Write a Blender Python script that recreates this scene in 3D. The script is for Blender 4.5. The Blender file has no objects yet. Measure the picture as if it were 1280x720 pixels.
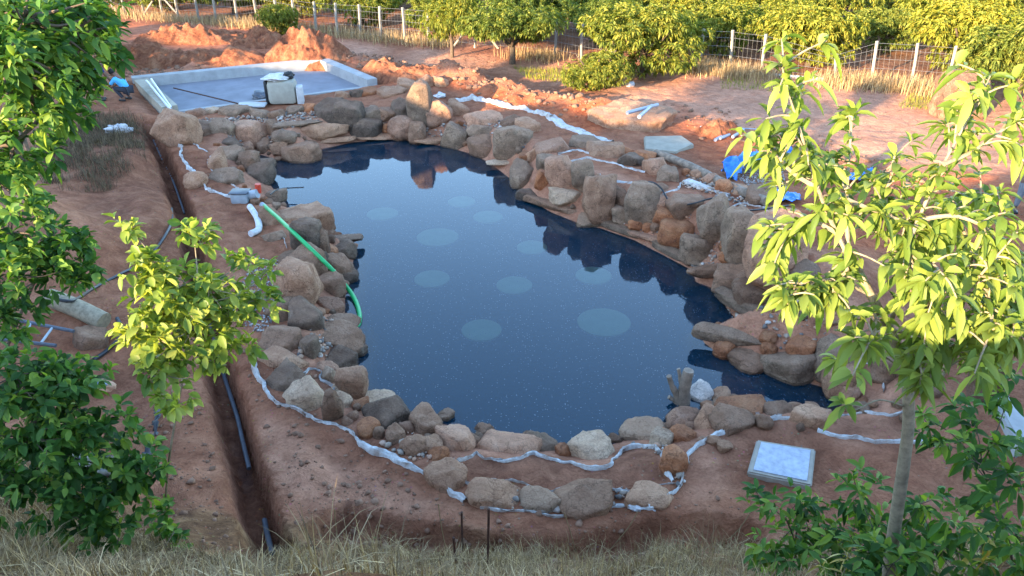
import bpy, bmesh, math, random
import numpy as np
from mathutils import Vector, Matrix

# ------------------------------------------------------------------ camera, sky, sun, exposure
SC = bpy.context.scene
COL = SC.collection
CAMZ, PITCH, FPX = 7.5, math.radians(28.9), 924.0
cam_d = bpy.data.cameras.new("camera"); cam_d.sensor_width = 36.0; cam_d.lens = 36.0 * FPX / 1280.0
cam_d.clip_start = 0.05; cam_d.clip_end = 2000
cam = bpy.data.objects.new("camera", cam_d); COL.objects.link(cam)
cam.location = (0, 0, CAMZ); cam.rotation_euler = (math.radians(90) - PITCH, 0, 0)
SC.camera = cam

SUN_EL, SUN_AZ = math.radians(12.0), math.radians(40.0)      # the light travels towards (sin az, cos az): sun behind the camera, to the left
LX, LY = math.sin(SUN_AZ), math.cos(SUN_AZ)
world = bpy.data.worlds.new("World"); SC.world = world; world.use_nodes = True
nt = world.node_tree; bg = nt.nodes["Background"]
sky = nt.nodes.new("ShaderNodeTexSky"); sky.sky_type = 'NISHITA'; sky.sun_disc = False
sky.sun_elevation = SUN_EL; sky.sun_rotation = math.radians(180.0 + 40.0)
sky.air_density = 1.0; sky.dust_density = 0.3; sky.ozone_density = 2.0
nt.links.new(sky.outputs[0], bg.inputs[0]); bg.inputs[1].default_value = 0.15
sun_d = bpy.data.lights.new("sun", 'SUN'); sun_d.energy = 3.3; sun_d.angle = math.radians(0.5); sun_d.color = (1.0, 0.74, 0.45)
sun = bpy.data.objects.new("sun", sun_d); COL.objects.link(sun)
sun.rotation_euler = Vector((LX * math.cos(SUN_EL), LY * math.cos(SUN_EL), -math.sin(SUN_EL))).to_track_quat('-Z', 'Y').to_euler()
SC.view_settings.view_transform = 'Standard'; SC.view_settings.look = 'None'
SC.view_settings.gamma = 1.0; SC.view_settings.use_curve_mapping = False
SC.view_settings.exposure = 3.0
SC.cycles.max_bounces = 6; SC.cycles.transparent_max_bounces = 8; SC.cycles.caustics_reflective = False; SC.cycles.caustics_refractive = False

# ------------------------------------------------------------------ helpers
random.seed(7); RNG = np.random.default_rng(11)
SP, CP = math.sin(PITCH), math.cos(PITCH)
def ray(u, v):
    dx = (u - 640.0) / FPX; dy = (360.0 - v) / FPX
    return np.array([dx, CP + dy * SP, -SP + dy * CP])
def W(u, v, z=0.0):                      # where a pixel of the photograph meets the level plane z
    d = ray(u, v); t = (z - CAMZ) / d[2]; return np.array([d[0] * t, d[1] * t, z])
def VP(u, v, y):                         # where it meets the upright plane at distance y
    d = ray(u, v); t = y / d[1]; return np.array([d[0] * t, y, CAMZ + d[2] * t])
def proj(p):
    p = np.asarray(p, float); x = p[..., 0]; y = p[..., 1]; z = p[..., 2] - CAMZ
    dep = y * CP - z * SP; up = y * SP + z * CP
    return 640 + FPX * x / dep, 360 - FPX * up / dep, dep

def _h2(ix, iy, s):
    n = (ix.astype(np.int64) * 374761393 + iy.astype(np.int64) * 668265263 + s * 1442695041) & 0x7fffffff
    n = ((n ^ (n >> 13)) * 1274126177) & 0x7fffffff
    return ((n ^ (n >> 16)) & 0xffff) / 65535.0
def noise2(x, y, s=0):
    x = np.asarray(x, float); y = np.asarray(y, float)
    ix = np.floor(x); iy = np.floor(y); fx = x - ix; fy = y - iy
    fx = fx * fx * (3 - 2 * fx); fy = fy * fy * (3 - 2 * fy)
    a = _h2(ix, iy, s); b = _h2(ix + 1, iy, s); c = _h2(ix, iy + 1, s); d = _h2(ix + 1, iy + 1, s)
    return (a * (1 - fx) + b * fx) * (1 - fy) + (c * (1 - fx) + d * fx) * fy - 0.5
def fbm2(x, y, s=0, o=4):
    r = 0; a = 1.0
    for k in range(o):
        r = r + a * noise2(x * 2 ** k, y * 2 ** k, s + k * 17); a *= 0.5
    return r
def noise3(p, s=0):
    i = np.floor(p); f = p - i; f = f * f * (3 - 2 * f); r = 0
    for dz in (0, 1):
        iz = i[:, 2] + dz; wz = f[:, 2] if dz else 1 - f[:, 2]
        sx = i[:, 0] + 57 * iz; sy = i[:, 1] + 131 * iz
        a = _h2(sx, sy, s); b = _h2(sx + 1, sy, s); c = _h2(sx, sy + 1, s); d = _h2(sx + 1, sy + 1, s)
        r = r + wz * ((a * (1 - f[:, 0]) + b * f[:, 0]) * (1 - f[:, 1]) + (c * (1 - f[:, 0]) + d * f[:, 0]) * f[:, 1])
    return r - 0.5
def fbm3(p, s=0, o=3):
    r = 0; a = 1.0
    for k in range(o):
        r = r + a * noise3(p * 2 ** k, s + 31 * k); a *= 0.5
    return r
def sstep(a, b, x):
    t = np.clip((x - a) / (b - a), 0, 1); return t * t * (3 - 2 * t)
def seg_dist(px, py, pts, closed=False):
    px = np.asarray(px, float); py = np.asarray(py, float); best = np.full(px.shape, 1e9)
    n = len(pts)
    for i in range(n if closed else n - 1):
        ax, ay = pts[i][:2]; bx, by = pts[(i + 1) % n][:2]
        dx, dy = bx - ax, by - ay; L = dx * dx + dy * dy + 1e-12
        t = np.clip(((px - ax) * dx + (py - ay) * dy) / L, 0, 1)
        best = np.minimum(best, np.hypot(px - ax - t * dx, py - ay - t * dy))
    return best
def inside(px, py, pts):
    px = np.asarray(px, float); py = np.asarray(py, float); r = np.zeros(px.shape, bool); n = len(pts)
    for i in range(n):
        ax, ay = pts[i][:2]; bx, by = pts[(i + 1) % n][:2]
        if ay == by: continue
        c = ((ay > py) != (by > py)) & (px < (bx - ax) * (py - ay) / (by - ay) + ax); r ^= c
    return r
def smooth_line(pts, n=6, closed=False):  # Catmull-Rom through the points
    P = [np.asarray(p, float) for p in pts]; out = []; m = len(P)
    for i in range(m if closed else m - 1):
        if closed: a, b, c, d = P[i - 1], P[i], P[(i + 1) % m], P[(i + 2) % m]
        else: a, b, c, d = P[max(i - 1, 0)], P[i], P[i + 1], P[min(i + 2, m - 1)]
        for k in range(n):
            t = k / n
            out.append(0.5 * (2 * b + (c - a) * t + (2 * a - 5 * b + 4 * c - d) * t * t + (3 * b - a - 3 * c + d) * t ** 3))
    if not closed: out.append(P[-1])
    return out

# ---- mesh building
def mesh_np(name, V, polys, mat=None, smooth=True, attr=None, cols=None):
    """V (n,3); polys: list of integer arrays, each (m,k)"""
    me = bpy.data.meshes.new(name); V = np.asarray(V, np.float32)
    me.vertices.add(len(V)); me.vertices.foreach_set("co", V.ravel())
    idx = np.concatenate([np.asarray(p, np.int32).ravel() for p in polys])
    tot = np.concatenate([np.full(len(p), np.asarray(p).shape[1], np.int32) for p in polys])
    st = np.concatenate([[0], np.cumsum(tot)[:-1]]).astype(np.int32)
    me.loops.add(len(idx)); me.loops.foreach_set("vertex_index", idx)
    me.polygons.add(len(tot)); me.polygons.foreach_set("loop_start", st); me.polygons.foreach_set("loop_total", tot)
    me.polygons.foreach_set("use_smooth", np.full(len(tot), smooth, bool))
    if attr is not None:
        a = me.attributes.new("rnd", 'FLOAT', 'POINT'); a.data.foreach_set("value", np.asarray(attr, np.float32))
    if cols is not None:
        a = me.color_attributes.new("mask", 'FLOAT_COLOR', 'POINT'); a.data.foreach_set("color", np.asarray(cols, np.float32).ravel())
    me.update(calc_edges=True)
    if mat: me.materials.append(mat)
    return me
def link(name, me, parent=None, loc=(0, 0, 0)):
    o = bpy.data.objects.new(name, me); COL.objects.link(o); o.location = loc
    if parent: o.parent = parent
    return o
def tag(o, label, cat, group=None, kind=None):
    if label: o["label"] = label
    if cat: o["category"] = cat
    if group: o["group"] = group
    if kind: o["kind"] = kind
    return o
def thing(name, label, cat, loc=(0, 0, 0), group=None):
    o = bpy.data.objects.new(name, None); COL.objects.link(o); o.location = tuple(float(c) for c in loc); o.empty_display_size = 0.2
    return tag(o, label, cat, group)
class MB:
    """collects shapes in world coordinates; build() makes ONE mesh object relative to its parent or origin"""
    def __init__(s): s.V = []; s.F = {}; s.n = 0; s.A = []
    def add(s, V, polys, a=0.5):
        V = np.asarray(V, float)
        for p in polys:
            p = np.asarray(p, int)
            s.F.setdefault(p.shape[1], []).append(p + s.n)
        s.V.append(V); s.n += len(V); s.A.append(np.full(len(V), a) if np.isscalar(a) else a); return s
    def box(s, c, size, R=None, bev=0.0):
        x, y, z = [k / 2 for k in size]; b = min(bev, x * .9, y * .9, z * .9)
        if b <= 0:
            V = np.array([(i * x, j * y, k * z) for k in (-1, 1) for j in (-1, 1) for i in (-1, 1)])
            P = [np.array([(0, 2, 3, 1), (4, 5, 7, 6), (0, 1, 5, 4), (2, 6, 7, 3), (0, 4, 6, 2), (1, 3, 7, 5)])]
        else:
            bm = bmesh.new(); bmesh.ops.create_cube(bm, size=1.0, matrix=Matrix.Diagonal((2 * x, 2 * y, 2 * z, 1)))
            bmesh.ops.bevel(bm, geom=list(bm.edges), offset=b, segments=2, affect='EDGES', profile=0.5)
            bm.verts.ensure_lookup_table(); V = np.array([v.co[:] for v in bm.verts]); P = {}
            for f in bm.faces: P.setdefault(len(f.verts), []).append([v.index for v in f.verts])
            P = [np.array(q) for q in P.values()]; bm.free()
        if R is not None: V = V @ np.asarray(R, float).T
        return s.add(V + np.asarray(c, float), P)
    def tube(s, pts, rad, n=8, cap=True, flat=1.0):
        P = np.array([np.asarray(p, float) for p in pts]); m = len(P)
        r = np.full(m, rad, float) if np.isscalar(rad) else np.asarray(rad, float)
        T = np.gradient(P, axis=0); T /= np.linalg.norm(T, axis=1)[:, None] + 1e-9
        up = np.array([0, 0, 1.0]) if abs(T[0][2]) < 0.9 else np.array([1.0, 0, 0])
        V = []
        a = np.linspace(0, 2 * np.pi, n, endpoint=False)
        for i in range(m):
            x = np.cross(T[i], up); x /= np.linalg.norm(x) + 1e-9; y = np.cross(x, T[i]); up = y
            V.append(P[i] + r[i] * (np.cos(a)[:, None] * x + flat * np.sin(a)[:, None] * y))
        V = np.concatenate(V); q = []
        for i in range(m - 1):
            for k in range(n):
                k2 = (k + 1) % n; q.append((i * n + k, i * n + k2, (i + 1) * n + k2, (i + 1) * n + k))
        polys = [np.array(q)]
        if cap: polys.append(np.array([list(range(n))[::-1], [(m - 1) * n + k for k in range(n)]]))
        return s.add(V, polys)
    def prism(s, poly, z0, z1):           # poly: list of (x,y)
        n = len(poly); V = [(p[0], p[1], z0) for p in poly] + [(p[0], p[1], z1) for p in poly]
        q = [(i, (i + 1) % n, n + (i + 1) % n, n + i) for i in range(n)]
        return s.add(V, [np.array(q), np.array([list(range(n))[::-1], list(range(n, 2 * n))])])
    def build(s, name, mat, parent=None, loc=None, smooth=True):
        V = np.concatenate(s.V); org = np.zeros(3)
        if parent is not None: org = np.array(parent.location)
        elif loc is not None: org = np.asarray(loc, float)
        me = mesh_np(name, V - org, [np.concatenate(p) for p in s.F.values()], mat, smooth, attr=np.concatenate(s.A))
        if smooth:
            try: me.set_sharp_from_angle(angle=math.radians(40))
            except Exception: pass
        return link(name, me, parent, (0, 0, 0) if parent is not None else tuple(org))

# ------------------------------------------------------------------ materials
def mat_new(name):
    m = bpy.data.materials.new(name); m.use_nodes = True; n = m.node_tree; return m, n, n.nodes["Principled BSDF"]
def N(n, t, **kw):
    x = n.nodes.new(t)
    for k, v in kw.items(): setattr(x, k, v)
    return x
def tex_noise(n, vec, scale, detail=4, rough=0.6, dist=0.0):
    x = N(n, "ShaderNodeTexNoise"); x.inputs["Scale"].default_value = scale; x.inputs["Detail"].default_value = detail
    x.inputs["Roughness"].default_value = rough; x.inputs["Distortion"].default_value = dist
    if vec is not None: n.links.new(vec, x.inputs["Vector"])
    return x.outputs["Fac"]
def ramp(n, fac, stops):
    x = N(n, "ShaderNodeValToRGB"); e = x.color_ramp.elements
    while len(e) < len(stops): e.new(0.5)
    for i, (p, c) in enumerate(stops): e[i].position = p; e[i].color = (*c, 1) if len(c) == 3 else c
    n.links.new(fac, x.inputs[0]); return x.outputs[0]
def mix(n, fac, a, b, mode='MIX'):
    x = N(n, "ShaderNodeMix", data_type='RGBA', blend_type=mode)
    for sock, val in ((x.inputs[0], fac), (x.inputs[6], a), (x.inputs[7], b)):
        if hasattr(val, "is_linked"): n.links.new(val, sock)
        elif isinstance(val, (int, float)): sock.default_value = val
        else: sock.default_value = (*val, 1)
    return x.outputs[2]
def mth(n, op, a, b=0.0, c=None, clamp=False):
    x = N(n, "ShaderNodeMath", operation=op, use_clamp=clamp)
    for i, val in enumerate((a, b, c)):
        if val is None: continue
        if hasattr(val, "is_linked"): n.links.new(val, x.inputs[i])
        else: x.inputs[i].default_value = val
    return x.outputs[0]
def bump(n, h, strength, dist, bsdf, prev=None):
    b = N(n, "ShaderNodeBump"); b.inputs["Strength"].default_value = strength; b.inputs["Distance"].default_value = dist
    n.links.new(h, b.inputs["Height"])
    if prev is not None: n.links.new(prev, b.inputs["Normal"])
    n.links.new(b.outputs[0], bsdf.inputs["Normal"]); return b.outputs[0]

def simple(name, col, rough=0.7, var=0.25, scale=6.0, metal=0.0, bmp=0.2, spec=0.3):
    m, n, b = mat_new(name); tc = N(n, "ShaderNodeTexCoord").outputs["Object"]
    f = tex_noise(n, tc, scale, 5, 0.65)
    dk = tuple(c * (1 - var) for c in col); lt = tuple(min(1, c * (1 + var)) for c in col)
    n.links.new(ramp(n, f, [(0.3, dk), (0.7, lt)]), b.inputs["Base Color"])
    b.inputs["Roughness"].default_value = rough; b.inputs["Metallic"].default_value = metal; b.inputs["Specular IOR Level"].default_value = spec
    if bmp: bump(n, tex_noise(n, tc, scale * 5, 4), bmp, 0.01, b)
    return m

def rock_mat(name, a, b_, c, dust=0.5):
    m, n, b = mat_new(name); tc = N(n, "ShaderNodeTexCoord").outputs["Object"]
    oi = N(n, "ShaderNodeObjectInfo").outputs["Random"]
    add = N(n, "ShaderNodeVectorMath", operation='ADD'); n.links.new(tc, add.inputs[0])
    sc = N(n, "ShaderNodeVectorMath", operation='SCALE'); sc.inputs[0].default_value = (37, 19, 53); n.links.new(oi, sc.inputs["Scale"]); n.links.new(sc.outputs[0], add.inputs[1])
    v = add.outputs[0]
    col = ramp(n, tex_noise(n, v, 2.6, 5, 0.62, 0.6), [(0.30, a), (0.52, b_), (0.72, c)])
    fine = tex_noise(n, v, 34, 4, 0.7)
    col = mix(n, 0.8, col, ramp(n, fine, [(0.3, (0.55, 0.54, 0.53)), (0.55, (1, 1, 1)), (0.75, (1.25, 1.22, 1.18))]), 'MULTIPLY')
    # lichen and mineral blotches
    lich = ramp(n, tex_noise(n, v, 5.5, 6, 0.7, 1.0), [(0.60, (0, 0, 0)), (0.66, (1, 1, 1))])
    lx = N(n, "ShaderNodeRGBToBW"); n.links.new(lich, lx.inputs[0])
    col = mix(n, mth(n, 'MULTIPLY', lx.outputs[0], 0.22), col, (0.33, 0.31, 0.27))
    crack = N(n, "ShaderNodeTexVoronoi", feature='DISTANCE_TO_EDGE'); crack.inputs["Scale"].default_value = 3.0
    wv = N(n, "ShaderNodeVectorMath", operation='ADD'); n.links.new(v, wv.inputs[0])
    nz = N(n, "ShaderNodeTexNoise"); nz.inputs["Scale"].default_value = 4; nz.inputs["Detail"].default_value = 4; n.links.new(v, nz.inputs["Vector"])
    ns = N(n, "ShaderNodeVectorMath", operation='SCALE'); ns.inputs["Scale"].default_value = 0.5; n.links.new(nz.outputs["Color"], ns.inputs[0]); n.links.new(ns.outputs[0], wv.inputs[1])
    n.links.new(wv.outputs[0], crack.inputs["Vector"])
    ck = mth(n, 'LESS_THAN', crack.outputs[0], 0.018)
    col = mix(n, mth(n, 'MULTIPLY', ck, 0.5), col, tuple(x * 0.35 for x in a))
    # red earth dust lying on the upward faces, in patches
    geo = N(n, "ShaderNodeNewGeometry"); sx = N(n, "ShaderNodeSeparateXYZ"); n.links.new(geo.outputs["Normal"], sx.inputs[0])
    du = mth(n, 'MULTIPLY', mth(n, 'MULTIPLY', mth(n, 'SUBTRACT', sx.outputs[2], 0.25, clamp=True), dust), mth(n, 'MULTIPLY', tex_noise(n, v, 3.7, 4, 0.6), 1.6), clamp=True)
    col = mix(n, du, col, (0.32, 0.19, 0.125))
    # wet band at the waterline
    ps = N(n, "ShaderNodeSeparateXYZ"); n.links.new(geo.outputs["Position"], ps.inputs[0])
    wet = mth(n, 'LESS_THAN', mth(n, 'ADD', ps.outputs[2], mth(n, 'MULTIPLY', tex_noise(n, geo.outputs["Position"], 3, 3), 0.12)), 0.115)
    col = mix(n, mth(n, 'MULTIPLY', wet, 0.6), col, mix(n, 1.0, col, (0.3, 0.28, 0.26), 'MULTIPLY'))
    vary = ramp(n, oi, [(0.0, (0.95, 0.82, 0.72)), (0.5, (1.22, 1.04, 0.90)), (1.0, (1.46, 1.24, 1.06))])
    col = mix(n, 1.0, col, vary, 'MULTIPLY')
    n.links.new(col, b.inputs["Base Color"]); b.inputs["Roughness"].default_value = 0.85; b.inputs["Specular IOR Level"].default_value = 0.25
    p = bump(n, tex_noise(n, v, 7, 7, 0.74), 0.85, 0.10, b); p = bump(n, fine, 0.5, 0.025, b, p); bump(n, mth(n, 'SUBTRACT', 1.0, ck), 0.3, 0.02, b, p)
    return m
ROCK = {
 't': rock_mat("stone_tan", (0.23, 0.135, 0.092), (0.36, 0.23, 0.16), (0.47, 0.33, 0.24)),
 'g': rock_mat("stone_grey", (0.14, 0.108, 0.085), (0.235, 0.182, 0.142), (0.34, 0.27, 0.21), 0.5),
 'd': rock_mat("stone_dark", (0.07, 0.056, 0.047), (0.125, 0.10, 0.084), (0.215, 0.17, 0.135), 0.4),
 'r': rock_mat("stone_rust", (0.22, 0.095, 0.055), (0.36, 0.165, 0.085), (0.44, 0.25, 0.15), 0.3),
 'c': rock_mat("stone_cream", (0.36, 0.27, 0.20), (0.50, 0.40, 0.31), (0.60, 0.51, 0.42), 0.3),
 'p': rock_mat("stone_pink", (0.26, 0.16, 0.12), (0.40, 0.25, 0.18), (0.47, 0.33, 0.26), 0.4),
 'b': rock_mat("stone_brown", (0.13, 0.085, 0.062), (0.22, 0.145, 0.105), (0.30, 0.22, 0.17), 0.4),
 'w': rock_mat("stone_pale", (0.36, 0.37, 0.38), (0.52, 0.53, 0.55), (0.66, 0.66, 0.66), 0.1),
}
def soil_mat():
    m, n, b = mat_new("red_earth"); pos = N(n, "ShaderNodeNewGeometry").outputs["Position"]
    at = N(n, "ShaderNodeVertexColor"); at.layer_name = "mask"
    sep = N(n, "ShaderNodeSeparateColor"); n.links.new(at.outputs[0], sep.inputs[0])
    big = tex_noise(n, pos, 0.55, 6, 0.62, 0.4); mid = tex_noise(n, pos, 3.2, 6, 0.68, 0.6); fine = tex_noise(n, pos, 24, 5, 0.75)
    base = ramp(n, mth(n, 'ADD', mth(n, 'MULTIPLY', big, 0.55), mth(n, 'MULTIPLY', mid, 0.45)),
                [(0.34, (0.155, 0.078, 0.055)), (0.50, (0.25, 0.145, 0.105)), (0.64, (0.34, 0.22, 0.165))])
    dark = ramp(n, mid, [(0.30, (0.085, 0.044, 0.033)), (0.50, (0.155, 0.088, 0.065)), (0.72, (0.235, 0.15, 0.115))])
    dusty = ramp(n, mth(n, 'ADD', mth(n, 'MULTIPLY', big, 0.4), mth(n, 'MULTIPLY', mid, 0.6)), [(0.32, (0.31, 0.205, 0.165)), (0.52, (0.42, 0.30, 0.25)), (0.68, (0.49, 0.37, 0.31))])
    straw = ramp(n, mid, [(0.36, (0.06, 0.042, 0.026)), (0.50, (0.13, 0.095, 0.058)), (0.68, (0.24, 0.19, 0.12))])
    raw = ramp(n, mid, [(0.30, (0.20, 0.062, 0.032)), (0.52, (0.36, 0.13, 0.062)), (0.72, (0.46, 0.21, 0.115))])
    ed = mth(n, 'MULTIPLY', mth(n, 'SUBTRACT', mid, 0.5), 0.5)
    def soft(ch): return mth(n, 'MULTIPLY_ADD', mth(n, 'ADD', ch, mth(n, 'MULTIPLY', ed, mth(n, 'MULTIPLY', ch, mth(n, 'SUBTRACT', 1.0, ch)))), 1.0, 0.0, clamp=True)
    col = mix(n, soft(sep.outputs[1]), base, dusty)
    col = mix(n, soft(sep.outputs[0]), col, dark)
    col = mix(n, soft(sep.outputs[2]), col, straw)
    col = mix(n, soft(at.outputs["Alpha"]), col, raw)
    col = mix(n, 0.75, col, ramp(n, fine, [(0.28, (0.6, 0.58, 0.56)), (0.5, (1, 1, 1)), (0.72, (1.22, 1.2, 1.18))]), 'MULTIPLY')
    # small stones and crumbs
    vo = N(n, "ShaderNodeTexVoronoi"); vo.inputs["Scale"].default_value = 13; n.links.new(pos, vo.inputs["Vector"])
    st = mth(n, 'MULTIPLY', mth(n, 'LESS_THAN', vo.outputs["Distance"], 0.20), mth(n, 'GREATER_THAN', tex_noise(n, pos, 1.7, 4), 0.55))
    col = mix(n, mth(n, 'MULTIPLY', st, 0.55), col, mix(n, 0.8, (0.42, 0.32, 0.26), vo.outputs["Color"], 'MULTIPLY'))
    col = mix(n, 1.0, col, (1.2, 0.84, 0.64), 'MULTIPLY')
    col = mix(n, 0.7, col, ramp(n, tex_noise(n, pos, 1.3, 7, 0.72, 1.2), [(0.32, (0.62, 0.57, 0.54)), (0.5, (1, 1, 1)), (0.66, (1.2, 1.2, 1.2))]), 'MULTIPLY')
    n.links.new(col, b.inputs["Base Color"]); b.inputs["Roughness"].default_value = 0.95; b.inputs["Specular IOR Level"].default_value = 0.12
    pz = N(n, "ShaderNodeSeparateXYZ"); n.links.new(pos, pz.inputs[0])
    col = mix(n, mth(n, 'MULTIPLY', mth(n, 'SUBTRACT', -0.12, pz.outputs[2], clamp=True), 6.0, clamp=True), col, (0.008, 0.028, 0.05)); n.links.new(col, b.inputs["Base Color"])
    p = bump(n, mid, 0.9, 0.14, b); p = bump(n, fine, 0.7, 0.025, b, p); bump(n, st, 0.5, 0.03, b, p)
    return m
M_SOIL = soil_mat()

def leaf_mat(name, dark, mid_, light, trans=0.35, rough=0.45):
    m, n, b = mat_new(name)
    at = N(n, "ShaderNodeAttribute"); at.attribute_name = "rnd"
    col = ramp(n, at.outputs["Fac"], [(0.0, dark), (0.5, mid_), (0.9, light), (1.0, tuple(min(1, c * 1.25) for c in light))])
    col = mix(n, 1.0, col, ramp(n, N(n, "ShaderNodeObjectInfo").outputs["Random"], [(0.0, (.62, .72, .7)), (.35, (.95, .95, .9)), (.7, (1.1, 1.02, .8)), (1.0, (1.4, 1.2, .85))]), 'MULTIPLY') if name == 'leaf_mango' else col
    n.links.new(col, b.inputs["Base Color"]); b.inputs["Roughness"].default_value = rough; b.inputs["Specular IOR Level"].default_value = 0.28
    tr = N(n, "ShaderNodeBsdfTranslucent"); n.links.new(mix(n, 1.0, col, (1.6, 1.5, 0.5), 'MULTIPLY'), tr.inputs[0])
    ms = N(n, "ShaderNodeMixShader"); ms.inputs[0].default_value = trans
    n.links.new(b.outputs[0], ms.inputs[1]); n.links.new(tr.outputs[0], ms.inputs[2])
    n.links.new(ms.outputs[0], n.nodes["Material Output"].inputs[0]); return m
M_LEAF_SUN = leaf_mat("leaf_yellow_green", (0.07, 0.135, 0.022), (0.19, 0.26, 0.045), (0.36, 0.40, 0.09), 0.42)
M_LEAF_YOUNG = leaf_mat("leaf_fresh_green", (0.05, 0.105, 0.018), (0.125, 0.19, 0.032), (0.23, 0.285, 0.055), 0.38, 0.5)
M_LEAF_DEEP = leaf_mat("leaf_deep_green", (0.022, 0.065, 0.014), (0.062, 0.155, 0.026), (0.19, 0.28, 0.045), 0.36, 0.6)
M_LEAF_MANGO = leaf_mat("leaf_mango", (0.055, 0.095, 0.020), (0.155, 0.20, 0.035), (0.32, 0.31, 0.06), 0.30, 0.6)
M_LEAF_YELLOW = leaf_mat("leaf_faded_yellow", (0.30, 0.24, 0.05), (0.45, 0.34, 0.08), (0.6, 0.5, 0.2), 0.3)
M_STRAW = leaf_mat("dry_straw", (0.08, 0.052, 0.026), (0.25, 0.168, 0.086), (0.46, 0.335, 0.18), 0.1, 0.8)
M_SCRUB = leaf_mat("dark_dry_scrub", (0.045, 0.03, 0.018), (0.10, 0.07, 0.042), (0.19, 0.14, 0.085), 0.1, 0.9)
M_BARK = simple("bark_pale", (0.27, 0.22, 0.15), 0.85, 0.35, 14, bmp=0.6)
M_BARK_D = simple("bark_dark", (0.10, 0.075, 0.055), 0.9, 0.4, 10, bmp=0.6)
M_WOOD = simple("weathered_wood", (0.22, 0.165, 0.125), 0.85, 0.45, 9, bmp=0.6)
M_CONC = simple("concrete_pale", (0.33, 0.33, 0.33), 0.85, 0.16, 3, bmp=0.25)
M_CONC_F = simple("concrete_floor", (0.20, 0.205, 0.235), 0.8, 0.22, .9, bmp=0.2)
M_CONC_W = simple("concrete_white", (0.46, 0.46, 0.47), 0.75, 0.14, 5, bmp=0.25)
M_POST = simple("fence_post_stone", (0.29, 0.26, 0.22), 0.9, 0.3, 5, bmp=0.4)
M_WIRE = simple("wire_grey", (0.25, 0.25, 0.25), 0.5, 0.1, 4, 0.6, 0)
M_CLOTH = simple("white_liner_cloth", (0.56, 0.55, 0.56), 0.9, 0.24, 9, bmp=0.8)
def cloth_mat():
    m, n, b = mat_new("dirty_white_cloth"); pos = N(n, "ShaderNodeNewGeometry").outputs["Position"]
    d = ramp(n, tex_noise(n, pos, 3.1, 6, .7, .8), [(.44, (0, 0, 0)), (.62, (1, 1, 1))]); bw = N(n, "ShaderNodeRGBToBW"); n.links.new(d, bw.inputs[0])
    col = mix(n, mth(n, 'MULTIPLY', bw.outputs[0], .75), ramp(n, tex_noise(n, pos, 22, 3), [(.3, (.46, .45, .44)), (.7, (.66, .65, .64))]), (.30, .20, .145)); n.links.new(col, b.inputs["Base Color"]); b.inputs["Roughness"].default_value = .95
    bump(n, tex_noise(n, pos, 30, 4), .8, .02, b); return m
M_LINER = cloth_mat()
M_BLUE = simple("blue_tarpaulin", (0.02, 0.17, 0.58), 0.45, 0.3, 7, bmp=0.4, spec=0.5)
M_PVC = simple("grey_pipe", (0.30, 0.33, 0.40), 0.4, 0.12, 4, bmp=0.0, spec=0.5)
M_BLACKP = simple("black_plastic", (0.016, 0.017, 0.02), 0.4, 0.4, 5, bmp=0.3, spec=0.5)
M_DARKPIPE = simple("dark_slate_pipe", (0.07, 0.08, 0.10), 0.4, 0.3, 5, bmp=0.1, spec=0.5)
M_GREEN = simple("green_hose", (0.012, 0.36, 0.10), 0.35, 0.12, 8, bmp=0.0, spec=0.5)
M_RED = simple("red_plastic", (0.55, 0.06, 0.03), 0.45, 0.15, 8, bmp=0.0)
M_GREYP = simple("grey_plastic", (0.30, 0.34, 0.38), 0.5, 0.15, 5, bmp=0.1)
M_RUST = simple("rusty_iron", (0.07, 0.032, 0.022), 0.8, 0.4, 20, bmp=0.3)
M_ALU = simple("aluminium_bar", (0.62, 0.65, 0.70), 0.35, 0.1, 5, 0.4, 0.0)
M_SKIN = simple("skin_brown", (0.16, 0.082, 0.052), 0.6, 0.1, 6, bmp=0.0)
M_HAIR = simple("black_hair", (0.012, 0.011, 0.011), 0.6, 0.3, 20, bmp=0.3)
M_SHIRT_B = simple("sky_blue_shirt", (0.09, 0.40, 0.72), 0.85, 0.14, 9, bmp=0.3)
M_SHIRT_W = simple("white_shirt", (0.66, 0.66, 0.68), 0.85, 0.12, 9, bmp=0.3)
M_SHIRT_N = simple("navy_shirt", (0.02, 0.035, 0.13), 0.85, 0.2, 9, bmp=0.3)
M_TROUSER = simple("dark_trousers", (0.03, 0.033, 0.045), 0.85, 0.2, 9, bmp=0.3)
M_TROUSER_G = simple("grey_trousers", (0.16, 0.18, 0.21), 0.85, 0.2, 9, bmp=0.3)
M_SACK = simple("tan_sack", (0.46, 0.26, 0.16), 0.8, 0.25, 8, bmp=0.4)
M_SACKB = simple("blue_grey_sack_panel", (0.22, 0.25, 0.36), 0.7, 0.25, 8, bmp=0.3)
M_MAROON = simple("maroon_cloth", (0.14, 0.025, 0.03), 0.8, 0.25, 8, bmp=0.4)
M_PLY = simple("plywood_board", (0.36, 0.32, 0.25), 0.8, 0.2, 5, bmp=0.2)
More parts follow.
